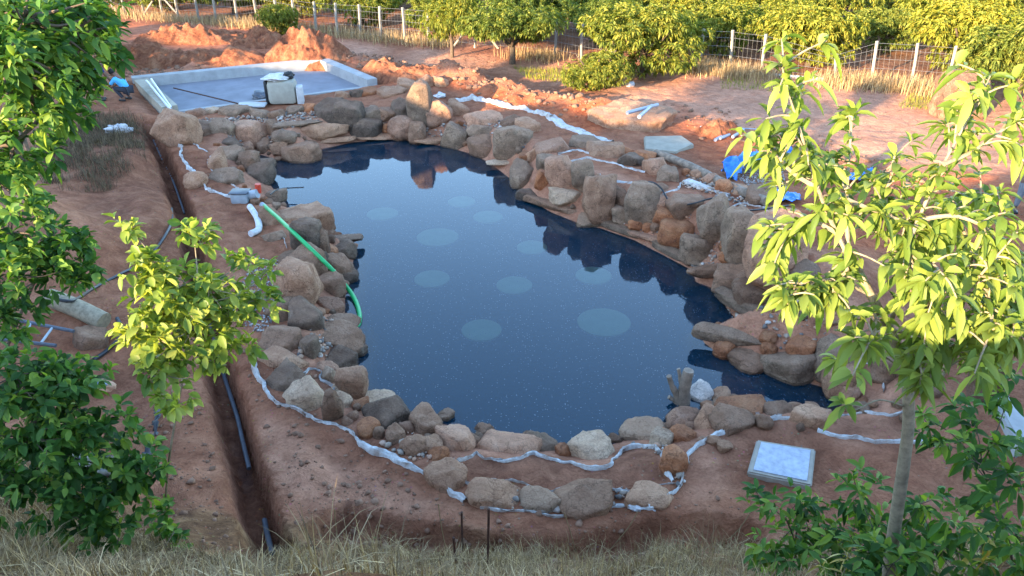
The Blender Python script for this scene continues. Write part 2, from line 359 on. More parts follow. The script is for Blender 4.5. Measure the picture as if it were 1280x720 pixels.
# ------------------------------------------------------------------ the lie of the land
POND_PX = [(322,192),(345,199),(372,203),(398,199),(402,186),(440,178),(480,174),(515,176),(555,183),(590,192),(612,203),(640,224),(655,245),(690,265),(725,279),(752,285),
           (795,300),(830,318),(868,338),(872,352),(900,362),(910,384),(928,405),(960,408),(955,416),(915,412),(876,414),(882,428),(905,446),(940,460),(965,462),(1000,474),(1040,486),
           (1056,505),(1036,518),(1000,512),(960,512),(905,500),(882,508),(850,528),(828,535),(790,545),(760,555),(715,560),(690,555),(655,552),(612,548),(590,546),(560,530),(530,525),(505,516),
           (480,504),(455,492),(445,465),(447,445),(455,430),(448,408),(432,392),(432,372),(440,345),(442,325),(448,305),(415,294),(400,276),(372,262),(350,258),(345,240),(330,222),(318,205)]
POND = [W(u, v, 0.0)[:2] for u, v in POND_PX]
CTRL = [(230,340,.45),(310,300,.5),(350,350,.45),(340,520,.4),(400,600,.4),(560,655,.35),(640,645,.35),(750,650,.33),(860,610,.36),(900,575,.4),(1100,562,.42),(970,630,.36),(1150,580,.45),
        (300,270,.5),(250,230,.5),(215,165,.6),(300,155,.7),(400,140,.75),(470,130,.75),(530,115,.85),(620,150,.75),(560,150,.6),(680,170,.8),
        (715,205,.95),(780,225,1.0),(880,250,1.15),(960,290,1.3),(1010,330,1.35),(1045,400,1.2),(1085,470,.75),(1130,530,.45),
        (850,150,.75),(1000,130,.6),(1100,220,.8),(1200,300,.9),(1250,400,.9),(1230,520,.7),(700,90,.5),(300,60,.6),(1200,150,.6),(900,60,.5),(500,70,.55),(640,0,.5),(200,10,.5),(1200,60,.5),
        (150,260,1.0),(100,200,1.2),(60,300,1.4),(20,250,1.8),(150,420,.7),(80,400,1.0),(40,560,1.5),(250,560,.42),(230,660,.55),(200,480,.5)]
CX = np.array([W(u, v, z)[0] for u, v, z in CTRL]); CY = np.array([W(u, v, z)[1] for u, v, z in CTRL]); CZ = np.array([c[2] for c in CTRL])
TRENCH = [W(u, v, .4)[:2] for u, v in [(184,160),(200,195),(215,228),(232,280),(248,345),(262,410),(277,475),(299,560),(318,630),(338,700),(350,745)]]
BANKCUT = [W(u, v, .38)[:2] for u, v in [(392,668),(408,648),(432,634),(455,637),(480,645),(540,650),(590,660),(650,663),(720,660),(780,650),(830,640),(880,640),(960,652)]]
BCX = np.array([p[0] for p in BANKCUT]); BCY = np.array([p[1] for p in BANKCUT])
TANK = [W(u, v, .6)[:2] for u, v in [(166,104),(408,80),(472,107),(204,142)]]
BERMS = [([(565,103),(610,113),(660,128),(715,142),(760,150)], .35, .8), ([(430,72),(480,82),(530,96)], .25, 1.0),
         ([(380,76),(300,82),(200,90),(120,100)], .3, .9)]
BERMS = [([W(u, v, .6)[:2] for u, v in p], h, w) for p, h, w in BERMS]
def shade_ridge_crest(q):  # unseen ridge added behind the camera, crest shaped to place shade and sun gaps
    return 9.5 - 0.25 * np.exp(-((q + 4.8) / 1.2) ** 2) - 0.75 * np.exp(-((q + 16.9) / 1.0) ** 4) - 0.7 * sstep(-24.5, -26.5, q) + 0.25 * fbm2(q * 0.35, q * 0 + 3.3, 5)
def terrain(X, Y):
    X = np.asarray(X, float); Y = np.asarray(Y, float); sh = X.shape; x = X.ravel(); y = Y.ravel()
    w = 0; zb = 0
    for a, b, c in zip(CX, CY, CZ):
        k = 1.0 / (((x - a) ** 2 + (y - b) ** 2) + 0.15) ** 1.6; w = w + k; zb = zb + k * c
    bank = zb / w
    near = (np.abs(x) < 14) & (y > 2) & (y < 40)
    d = np.full(x.shape, 30.0)
    if near.any():
        xn, yn = x[near], y[near]; dd = seg_dist(xn, yn, POND, True); dd[inside(xn, yn, POND)] *= -1; d[near] = dd
    prof = sstep(-0.15, 0.95, d)
    z = bank * prof - 1.3 * sstep(0.0, 1.3, -d) - 0.03
    z += 0.07 * prof * fbm2(x * 0.9, y * 0.9, 3) + 0.055 * prof * fbm2(x * 2.6, y * 2.6, 9) + 0.02 * prof * fbm2(x * 8, y * 8, 19, 2)
    if near.any():
        t = np.full(x.shape, 30.0); t[near] = seg_dist(xn, yn, TRENCH)
        wob = 0.05 * fbm2(x * 2.5, y * 2.5, 21)
        z -= 0.55 * (1 - sstep(0.12, 0.27, t + wob))
        z += 0.10 * np.exp(-((t - 0.75) / 0.35) ** 2)
        yl = np.interp(x, BCX, BCY) + 0.10 * fbm2(x * 2.3, x * 0 + 7.7, 61); dn = yl - y; z -= (0.34 + .1 * fbm2(x * 3, y * 3, 63)) * sstep(0.0, 0.16, dn) * (1 - sstep(0.5, 1.2, dn)) * sstep(BCX[0] - .2, BCX[0] + .1, x) * (1 - sstep(BCX[-1] - .5, BCX[-1] + .3, x))
        for p, hgt, wd in BERMS:
            c = np.full(x.shape, 50.0); c[near] = seg_dist(xn, yn, p)
            z += hgt * np.exp(-(c / wd) ** 2) * (1 + 1.3 * fbm2(x * 1.3, y * 1.3, 33))
        ins = np.zeros(x.shape, bool); ins[near] = inside(xn, yn, TANK)
        td = np.full(x.shape, 30.0); td[near] = seg_dist(xn, yn, TANK, True); f = np.where(ins, 1.0, 1 - sstep(0.0, 0.6, td))
        z = z * (1 - f) + 0.42 * f
    # embankment on which the picture was taken
    ye = 6.75 - 0.05 * x + 0.3 * fbm2(x * 0.5, y * 0 + 1.0, 41) - y
    rise = np.where(ye < 1.75, 0.6 * np.maximum(ye, 0), 1.05 + 1.12 * (ye - 1.75)); rise = np.minimum(rise, 5.1 - 2.3 * sstep(-1.0, -3.4, x))
    z += rise * (1 + 0.10 * fbm2(x * 1.2, y * 1.2, 55))
    s = x * LX + y * LY; q = x * LY - y * LX
    rg = shade_ridge_crest(q) - 0.42 * np.abs(s + 20.0); z = np.where(s < 0, np.maximum(z, rg), z)
    z += 0.8 * sstep(60, 200, y) * 6
    return z.reshape(sh)
def axis(a, b, step, lo, hi, g=1.09, mx=4.0):
    m = list(np.arange(a, b, step)); r = []; x = b; s = step
    while x < hi: r.append(x); s = min(s * g, mx); x += s
    l = []; x = a; s = step
    while True:
        s = min(s * g, mx); x -= s
        if x < lo: break
        l.append(x)
    return np.array(l[::-1] + m + r)
GX = axis(-9.5, 9.5, 0.08, -150, 150); GY = axis(5.0, 27.0, 0.08, -70, 320)
XX, YY = np.meshgrid(GX, GY); ZZ = terrain(XX, YY)
def hz(x, y):
    x = np.asarray(x, float); y = np.asarray(y, float)
    i = np.clip(np.searchsorted(GX, x) - 1, 0, len(GX) - 2); j = np.clip(np.searchsorted(GY, y) - 1, 0, len(GY) - 2)
    fx = np.clip((x - GX[i]) / (GX[i + 1] - GX[i]), 0, 1); fy = np.clip((y - GY[j]) / (GY[j + 1] - GY[j]), 0, 1)
    return (ZZ[j, i] * (1 - fx) + ZZ[j, i + 1] * fx) * (1 - fy) + (ZZ[j + 1, i] * (1 - fx) + ZZ[j + 1, i + 1] * fx) * fy
def hit(u, v, off=0.0, floor=None):
    d = ray(u, v); t = np.concatenate([np.arange(3, 40, 0.03), np.arange(40, 200, 0.3)])
    px, py, pz = d[0] * t, d[1] * t, CAMZ + d[2] * t
    g = hz(px, py)
    if floor is not None: g = np.maximum(g, floor)
    below = pz <= g + off; i = int(np.argmax(below)) if below.any() else len(t) - 1
    return np.array([px[i], py[i], pz[i]])
def hits(pl, off=0.0): return [hit(u, v, off) for u, v in pl]

def region(poly_px):                     # a patch of ground given by its outline
    return [hit(u, v)[:2] for u, v in poly_px]
def mask_of(poly, soft=0.15):
    near = (XX > -45) & (XX < 45) & (YY > 0) & (YY < 75); m = np.zeros(XX.shape)
    xs, ys = XX[near], YY[near]
    k = inside(xs, ys, poly); dd = seg_dist(xs, ys, poly, True); s = np.where(k, dd, -dd); m[near] = sstep(-soft, soft, s); return m
BED_A = [(570,583),(585,575),(600,571),(640,577),(668,568),(700,573),(725,582),(745,587),(765,580),(772,566),(790,560),(815,562),(825,585),(840,600),(820,610),(780,614),(740,613),(700,617),(650,606),(610,606),(595,605),(583,592)]
BED_B = [(378,470),(383,460),(394,461),(404,468),(404,479),(417,486),(413,494),(398,491),(383,480)]
BED_C = [(697,192),(720,187),(735,195),(770,205),(806,214),(806,230),(775,226),(745,215),(715,207)]
BED_D = [(830,243),(850,231),(880,236),(910,246),(880,256),(850,262),(835,252)]
BED_E = [(915,259),(935,256),(960,264),(985,285),(992,306),(965,303)]
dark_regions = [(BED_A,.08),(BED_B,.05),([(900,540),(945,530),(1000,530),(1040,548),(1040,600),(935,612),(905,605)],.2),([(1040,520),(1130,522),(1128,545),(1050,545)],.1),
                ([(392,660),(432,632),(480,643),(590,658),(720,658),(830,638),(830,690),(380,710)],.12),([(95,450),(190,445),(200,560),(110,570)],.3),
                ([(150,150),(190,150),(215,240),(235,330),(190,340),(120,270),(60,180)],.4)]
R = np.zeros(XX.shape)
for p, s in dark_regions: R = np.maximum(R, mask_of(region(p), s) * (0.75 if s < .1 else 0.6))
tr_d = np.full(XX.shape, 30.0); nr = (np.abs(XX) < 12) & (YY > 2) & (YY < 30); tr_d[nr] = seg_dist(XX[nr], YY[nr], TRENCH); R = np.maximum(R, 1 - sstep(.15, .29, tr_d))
pd = np.full(XX.shape, 30.0); nr = (np.abs(XX) < 14) & (YY > 5) & (YY < 32); pd[nr] = seg_dist(XX[nr], YY[nr], POND, True)
G = np.zeros(XX.shape)
for p in ([(480,75),(640,90),(900,150),(1280,200),(1280,110),(900,90),(640,75),(520,60)], [(110,35),(260,30),(400,45),(480,60),(480,75),(300,78),(110,105)], [(700,96),(1000,110),(1280,150),(1280,230),(960,180),(820,140)]):
    G = np.maximum(G, mask_of(region(p), .8) * 0.9)
for p in ([(330,520),(420,570),(560,640),(400,640),(330,600)], [(860,590),(905,545),(905,605),(870,625)]): G = np.maximum(G, mask_of(region(p), .25) * 0.55)
G = np.maximum(G, 0.55 * (1 - sstep(0.9, 1.5, pd)))
B = np.zeros(XX.shape)
rise_y = 6.75 - 0.05 * XX - YY; B = np.maximum(B, sstep(0.0, 0.5, rise_y) * 0.85)
for p in ([(0,560),(130,600),(290,650),(340,720),(0,720)],): B = np.maximum(B, mask_of(region(p), .4) * 0.7)
B = np.maximum(B, sstep(33, 48, YY + XX * 0.55) * 0.8)
A = np.zeros(XX.shape)
for p, s in (([(555,98),(620,110),(700,130),(770,140),(745,172),(690,145),(620,128),(560,112)], .3), ([(845,130),(960,175),(980,230),(880,200),(840,170)], .5), ([(370,75),(470,72),(540,95),(480,110)], .5),
             ([(1000,225),(1280,215),(1280,330),(1000,300)], .6), ([(110,95),(300,84),(420,66),(420,30),(110,30)], 1.0)):
    A = np.maximum(A, mask_of(region(p), s) * 0.62)
nX, nY = len(GX), len(GY)
idx = np.arange(nX * nY).reshape(nY, nX)
quads = np.stack([idx[:-1, :-1], idx[:-1, 1:], idx[1:, 1:], idx[1:, :-1]], -1).reshape(-1, 4)
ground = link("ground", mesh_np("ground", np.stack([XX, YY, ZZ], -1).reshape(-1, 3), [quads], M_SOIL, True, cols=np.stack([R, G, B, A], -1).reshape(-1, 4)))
ground["kind"] = "structure"

# water: the surface mirrors the sky; below it murky blue water
def water_mat():
    m, n, b = mat_new("pond_water"); n.nodes.remove(b); pos = N(n, "ShaderNodeNewGeometry").outputs["Position"]
    fr = N(n, "ShaderNodeFresnel"); fr.inputs[0].default_value = 1.45
    gl = N(n, "ShaderNodeBsdfGlossy"); gl.inputs["Roughness"].default_value = 0.03; gl.inputs["Color"].default_value = (1, 1, 1, 1)
    murk = N(n, "ShaderNodeBsdfDiffuse"); murk.inputs[0].default_value = (0.0, 0.027, 0.055, 1)
    tr = N(n, "ShaderNodeBsdfTransparent"); tr.inputs[0].default_value = (0.74, 0.90, 0.80, 1)
    body = N(n, "ShaderNodeMixShader"); body.inputs[0].default_value = 0.42
    n.links.new(murk.outputs[0], body.inputs[1]); n.links.new(tr.outputs[0], body.inputs[2])
    # pollen and foam specks floating on the surface
    vo = N(n, "ShaderNodeTexVoronoi"); vo.inputs["Scale"].default_value = 9.5; n.links.new(pos, vo.inputs["Vector"])
    vo2 = N(n, "ShaderNodeTexVoronoi"); vo2.inputs["Scale"].default_value = 24; n.links.new(pos, vo2.inputs["Vector"])
    cl = tex_noise(n, pos, 0.8, 4, 0.6); sp = N(n, "ShaderNodeSeparateColor"); n.links.new(vo.outputs["Color"], sp.inputs[0]); sp2 = N(n, "ShaderNodeSeparateColor"); n.links.new(vo2.outputs["Color"], sp2.inputs[0])
    k1 = mth(n, 'MULTIPLY', mth(n, 'LESS_THAN', vo.outputs["Distance"], mth(n, 'MULTIPLY', sp.outputs[1], 0.115)), mth(n, 'GREATER_THAN', mth(n, 'ADD', sp.outputs[0], cl), 0.95))
    k2 = mth(n, 'MULTIPLY', mth(n, 'LESS_THAN', vo2.outputs["Distance"], 0.22), mth(n, 'GREATER_THAN', mth(n, 'ADD', sp2.outputs[0], cl), 1.25))
    sx = N(n, "ShaderNodeSeparateXYZ"); n.links.new(pos, sx.inputs[0])
    speck = mth(n, 'MAXIMUM', k1, k2)
    foam = N(n, "ShaderNodeBsdfDiffuse"); foam.inputs[0].default_value = (0.42, 0.46, 0.5, 1)
    surf = N(n, "ShaderNodeMixShader"); n.links.new(fr.outputs[0], surf.inputs[0]); n.links.new(body.outputs[0], surf.inputs[1]); n.links.new(gl.outputs[0], surf.inputs[2])
    top = N(n, "ShaderNodeMixShader"); n.links.new(mth(n, 'MULTIPLY', speck, 0.28), top.inputs[0]); n.links.new(surf.outputs[0], top.inputs[1]); n.links.new(foam.outputs[0], top.inputs[2])
    bp = N(n, "ShaderNodeBump"); bp.inputs["Strength"].default_value = 0.05; bp.inputs["Distance"].default_value = 0.02; n.links.new(tex_noise(n, pos, 5, 3), bp.inputs["Height"])
    n.links.new(bp.outputs[0], gl.inputs["Normal"]); n.links.new(bp.outputs[0], fr.inputs["Normal"])
    n.links.new(top.outputs[0], n.nodes["Material Output"].inputs[0]); return m
xs = [p[0] for p in POND]; ys = [p[1] for p in POND]
wv = [(min(xs) - 1, min(ys) - .5, 0), (max(xs) + 1, min(ys) - .5, 0), (max(xs) + 1, max(ys) + 1, 0), (min(xs) - 1, max(ys) + 1, 0)]
# the sheet keeps to the basin: its outline is the pond's, pushed out under the bank
cpx, cpy = sum(xs) / len(xs), sum(ys) / len(ys)
def grow(poly, r):
    n = len(poly); out = []
    for i in range(n):
        a, b = np.array(poly[i - 1]), np.array(poly[(i + 1) % n]); t = b - a; t /= np.linalg.norm(t) + 1e-9
        nn = np.array([t[1], -t[0]]); p = np.array(poly[i])
        if inside(np.array([p[0] + nn[0] * .05]), np.array([p[1] + nn[1] * .05]), poly)[0]: nn = -nn
        out.append(p + nn * r)
    return out
wp = grow(POND, 0.28)
bm = bmesh.new(); f = bm.faces.new([bm.verts.new((p[0], p[1], 0.0)) for p in wp]); bmesh.ops.triangulate(bm, faces=[f]); bm.normal_update()
if sum(ff.normal.z for ff in bm.faces) < 0: bmesh.ops.reverse_faces(bm, faces=bm.faces)
me = bpy.data.meshes.new("pond_water"); bm.to_mesh(me); bm.free(); me.materials.append(water_mat()); tag(link("pond_water", me), "still blue pond water flecked with pale specks", None, kind="structure")

# pale round plates under the surface
M_PLATE = simple("pale_green_plate", (0.66, 0.74, 0.55), 0.8, 0.1, 3, bmp=0)
PL = [(755,401,33,'largest pale round plate under the water, nearest the right bank'),(602,411,25,'pale round plate under the water, nearest the camera side boulders'),(540,347,22,'pale greenish round plate under the water, nearest the green hose'),
      (643,355,22.5,'pale round plate under water beside the middle of the pond'),(742,343,22.5,'pale round plate under water facing the orange boulder bank'),(547,295,26,'broad faint round plate under water towards the left bank'),
      (665,308,19,'small faint round plate under water left of the right bank slabs'),(610,270,18.5,'small faint round plate under the blue water near the far end'),(577,251,17,'faintest round plate under water, farthest from the camera but one'),(478,266,19,'hardly visible round plate under water near the far left inlet')]
for u, v, r, lab in PL:
    c = W(u, v, -0.05); rad = r / FPX * np.linalg.norm(c - np.array([0, 0, CAMZ]))
    mb = MB(); prof = [(0.0, .0), (rad * .92, .0), (rad, -.02), (rad, -.05), (rad * .9, -.06), (0.02, -.06)]; V = []; n = 40
    for rr, zz in prof:
        for k in range(n): V.append((c[0] + rr * math.cos(2 * math.pi * k / n), c[1] + rr * math.sin(2 * math.pi * k / n), c[2] + zz))
    q = [(i * n + k, i * n + (k + 1) % n, (i + 1) * n + (k + 1) % n, (i + 1) * n + k) for i in range(len(prof) - 1) for k in range(n)]
    mb.add(V, [np.array(q)[:, ::-1]]); tag(mb.build("underwater_plate", M_PLATE, loc=c), lab, "plate", "round plates under the pond surface")
# ------------------------------------------------------------------ boulders round the pond
def ico(sub):
    bm = bmesh.new(); bmesh.ops.create_icosphere(bm, subdivisions=sub, radius=1.0)
    V = np.array([v.co[:] for v in bm.verts]); F = np.array([[v.index for v in f.verts] for f in bm.faces]); bm.free()
    return V / np.linalg.norm(V, axis=1)[:, None], F
ICO = {k: ico(k) for k in (2, 3, 4, 5)}
def unit3(a): return a / np.linalg.norm(a)
def rock_shape(seed, kind, sub=4):
    """a unit stone: a rounded block cut by random planes, roughened"""
    P, F = ICO[sub]; g = np.random.default_rng(seed)
    pw, cuts, lo, hi, amp, sf = {'r': (2.5, 8, .84, 1.02, .07, .10), 's': (5.5, 4, .86, 1.15, .045, .03), 'b': (4.5, 4, .82, 1.12, .05, .03), 'u': (5.0, 4, .84, 1.12, .05, .03)}[kind]
    a = g.uniform(0, 1.57); ca, sa = math.cos(a), math.sin(a); Q = np.stack([P[:, 0] * ca - P[:, 1] * sa, P[:, 0] * sa + P[:, 1] * ca, P[:, 2]], 1)
    if kind in 'us': Q = P
    r = 1.0 / (np.abs(Q) ** pw).sum(1) ** (1 / pw)
    nn = g.normal(size=(cuts, 3)); nn /= np.linalg.norm(nn, axis=1)[:, None]; cc = g.uniform(lo, hi, cuts)
    if kind == 'b': nn = np.concatenate([nn, [[g.normal() * .22, g.normal() * .22 - .1, 1]]]); cc = np.concatenate([cc, [.62]])
    for n1, c in zip(nn, cc):
        n1 = n1 / np.linalg.norm(n1); dt = P @ n1; lim = np.where(dt > 1e-3, c / np.maximum(dt, 1e-3), 9.0)
        h = np.clip(0.5 + 0.5 * (lim - r) / sf, 0, 1); r = lim * (1 - h) + r * h - sf * h * (1 - h) * .5
    V = P * r[:, None]
    for _ in range({'r': 5, 's': 9, 'b': 10, 'u': 10}[kind]):
        n1 = unit3(g.normal(size=3)); dt = V @ n1; c = dt.max() * (g.uniform(.66, .94) if kind != 'r' else g.uniform(.88, .98)); k = dt > c; V[k] *= (c / dt[k])[:, None]
    rid = 1 - 2 * np.abs(fbm3(V * 1.7 + seed % 61, seed % 777, 4))
    V = V * (1 + amp * 1.5 * fbm3(P * 2.1 + seed % 97, seed % 1000, 3) + amp * 1.5 * (rid - .7) + amp * 1.2 * fbm3(P * 7.5 + seed % 89, seed % 991, 3))[:, None]
    mx = np.abs(V).max(axis=0); return V / mx, F
def put_rock(u0, v0, u1, v1, th, kind, colour, label, name="boulder", cat="boulder", sink=0.30, seed=None, sub=4, group="boulders round the pond"):
    seed = seed if seed is not None else int(u0 * 7919 + v0 * 104729 + u1 * 31 + v1) % 100003
    g = np.random.default_rng(seed)
    cu, cv = (u0 + u1) / 2, (v0 + v1) / 2; L = math.hypot(u1 - u0, v1 - v0); ang = math.atan2(-(v1 - v0), u1 - u0)
    off = 0.2
    for _ in range(3):
        c = hit(cu, cv, off, floor=-0.05); dist = np.linalg.norm(c - np.array([0, 0, CAMZ])); th_v = math.asin((CAMZ - c[2]) / dist)
        s, co = math.sin(th_v), math.cos(th_v)
        ex, ey = L * abs(math.cos(ang)), L * abs(math.sin(ang))
        wpx, hpx = math.hypot(ex, th * abs(math.sin(ang))), math.hypot(ey, th * abs(math.cos(ang)))
        yaw = 0.0
        if kind == 's':                                # lies flat: length follows the ground
            a0 = np.array([L / 2 * math.cos(ang), L / 2 * math.sin(ang) / s]); lx = np.linalg.norm(a0) * 2 * dist / FPX; yaw = math.atan2(a0[1], a0[0])
            tot = th * dist / FPX; h = min(0.42 * tot / co, 0.36); ly = max((tot - h * co * .8), .25 * tot) / max(abs(math.cos(yaw)) * s + abs(math.sin(yaw)), .3); size = [lx, ly, h]
        elif kind == 'r' and L > 1.6 * th:
            a0 = np.array([L / 2 * math.cos(ang), L / 2 * math.sin(ang) / max(s, .5)]); lx = np.linalg.norm(a0) * 2 * dist / FPX; yaw = math.atan2(a0[1], a0[0]); size = [lx, th * dist / FPX, th * dist / FPX]
        else:
            wx = wpx * dist / FPX; V = hpx * dist / FPX
            if kind == 'u': ly = min(.62 * wx + .2 * V, V); h = math.sqrt(max(V * V - (ly * s) ** 2, (.5 * V) ** 2)) / co
            else:
                ly = 0.5 * (wx + V); h = math.sqrt(max(V * V - (ly * s) ** 2, (.62 * V) ** 2)) / co; h = min(h, 1.5 * wx)
            size = [wx, ly, h]
            if kind == 'b': size[2] *= 1.25; sink = .47
        off = size[2] * (0.5 - sink * (0.5 if kind in 'us' else 1.0))
    # seen from above a buried stone shows less below: push the hidden foot down
    V, F = rock_shape(seed, kind, sub)
    V = V * (np.array(size) * 0.555)
    if kind not in ('s',) and abs(yaw) < 1e-6:
        tilt = g.uniform(-.12, .12); ct, st = math.cos(tilt), math.sin(tilt); V = np.stack([V[:, 0] * ct - V[:, 2] * st, V[:, 1], V[:, 0] * st + V[:, 2] * ct], 1)
        # the tilt the photograph shows, in the upright plane
        if kind in 'bu' and abs(math.sin(2 * ang)) > .3 and L > 1.25 * th:
            k = (ex * ey) / max(ex * ex, 1) * (1 if math.sin(2 * ang) > 0 else -1) * .5; V[:, 2] += V[:, 0] * np.clip(k, -.5, .5)
    cy, sy = math.cos(yaw), math.sin(yaw); V = np.stack([V[:, 0] * cy - V[:, 1] * sy, V[:, 0] * sy + V[:, 1] * cy, V[:, 2]], 1)
    lift = V[:, 2].min()
    o = link(name, mesh_np(name, V - [0, 0, lift], [F], ROCK[colour], True), None, (c[0], c[1], c[2] + lift))
    tag(o, label, cat, group); return o
def bx(u0, v0, u1, v1):                 # a box in the photograph as axis and thickness
    w, h = u1 - u0, v1 - v0
    return (u0, (v0 + v1) / 2, u1, (v0 + v1) / 2, h)
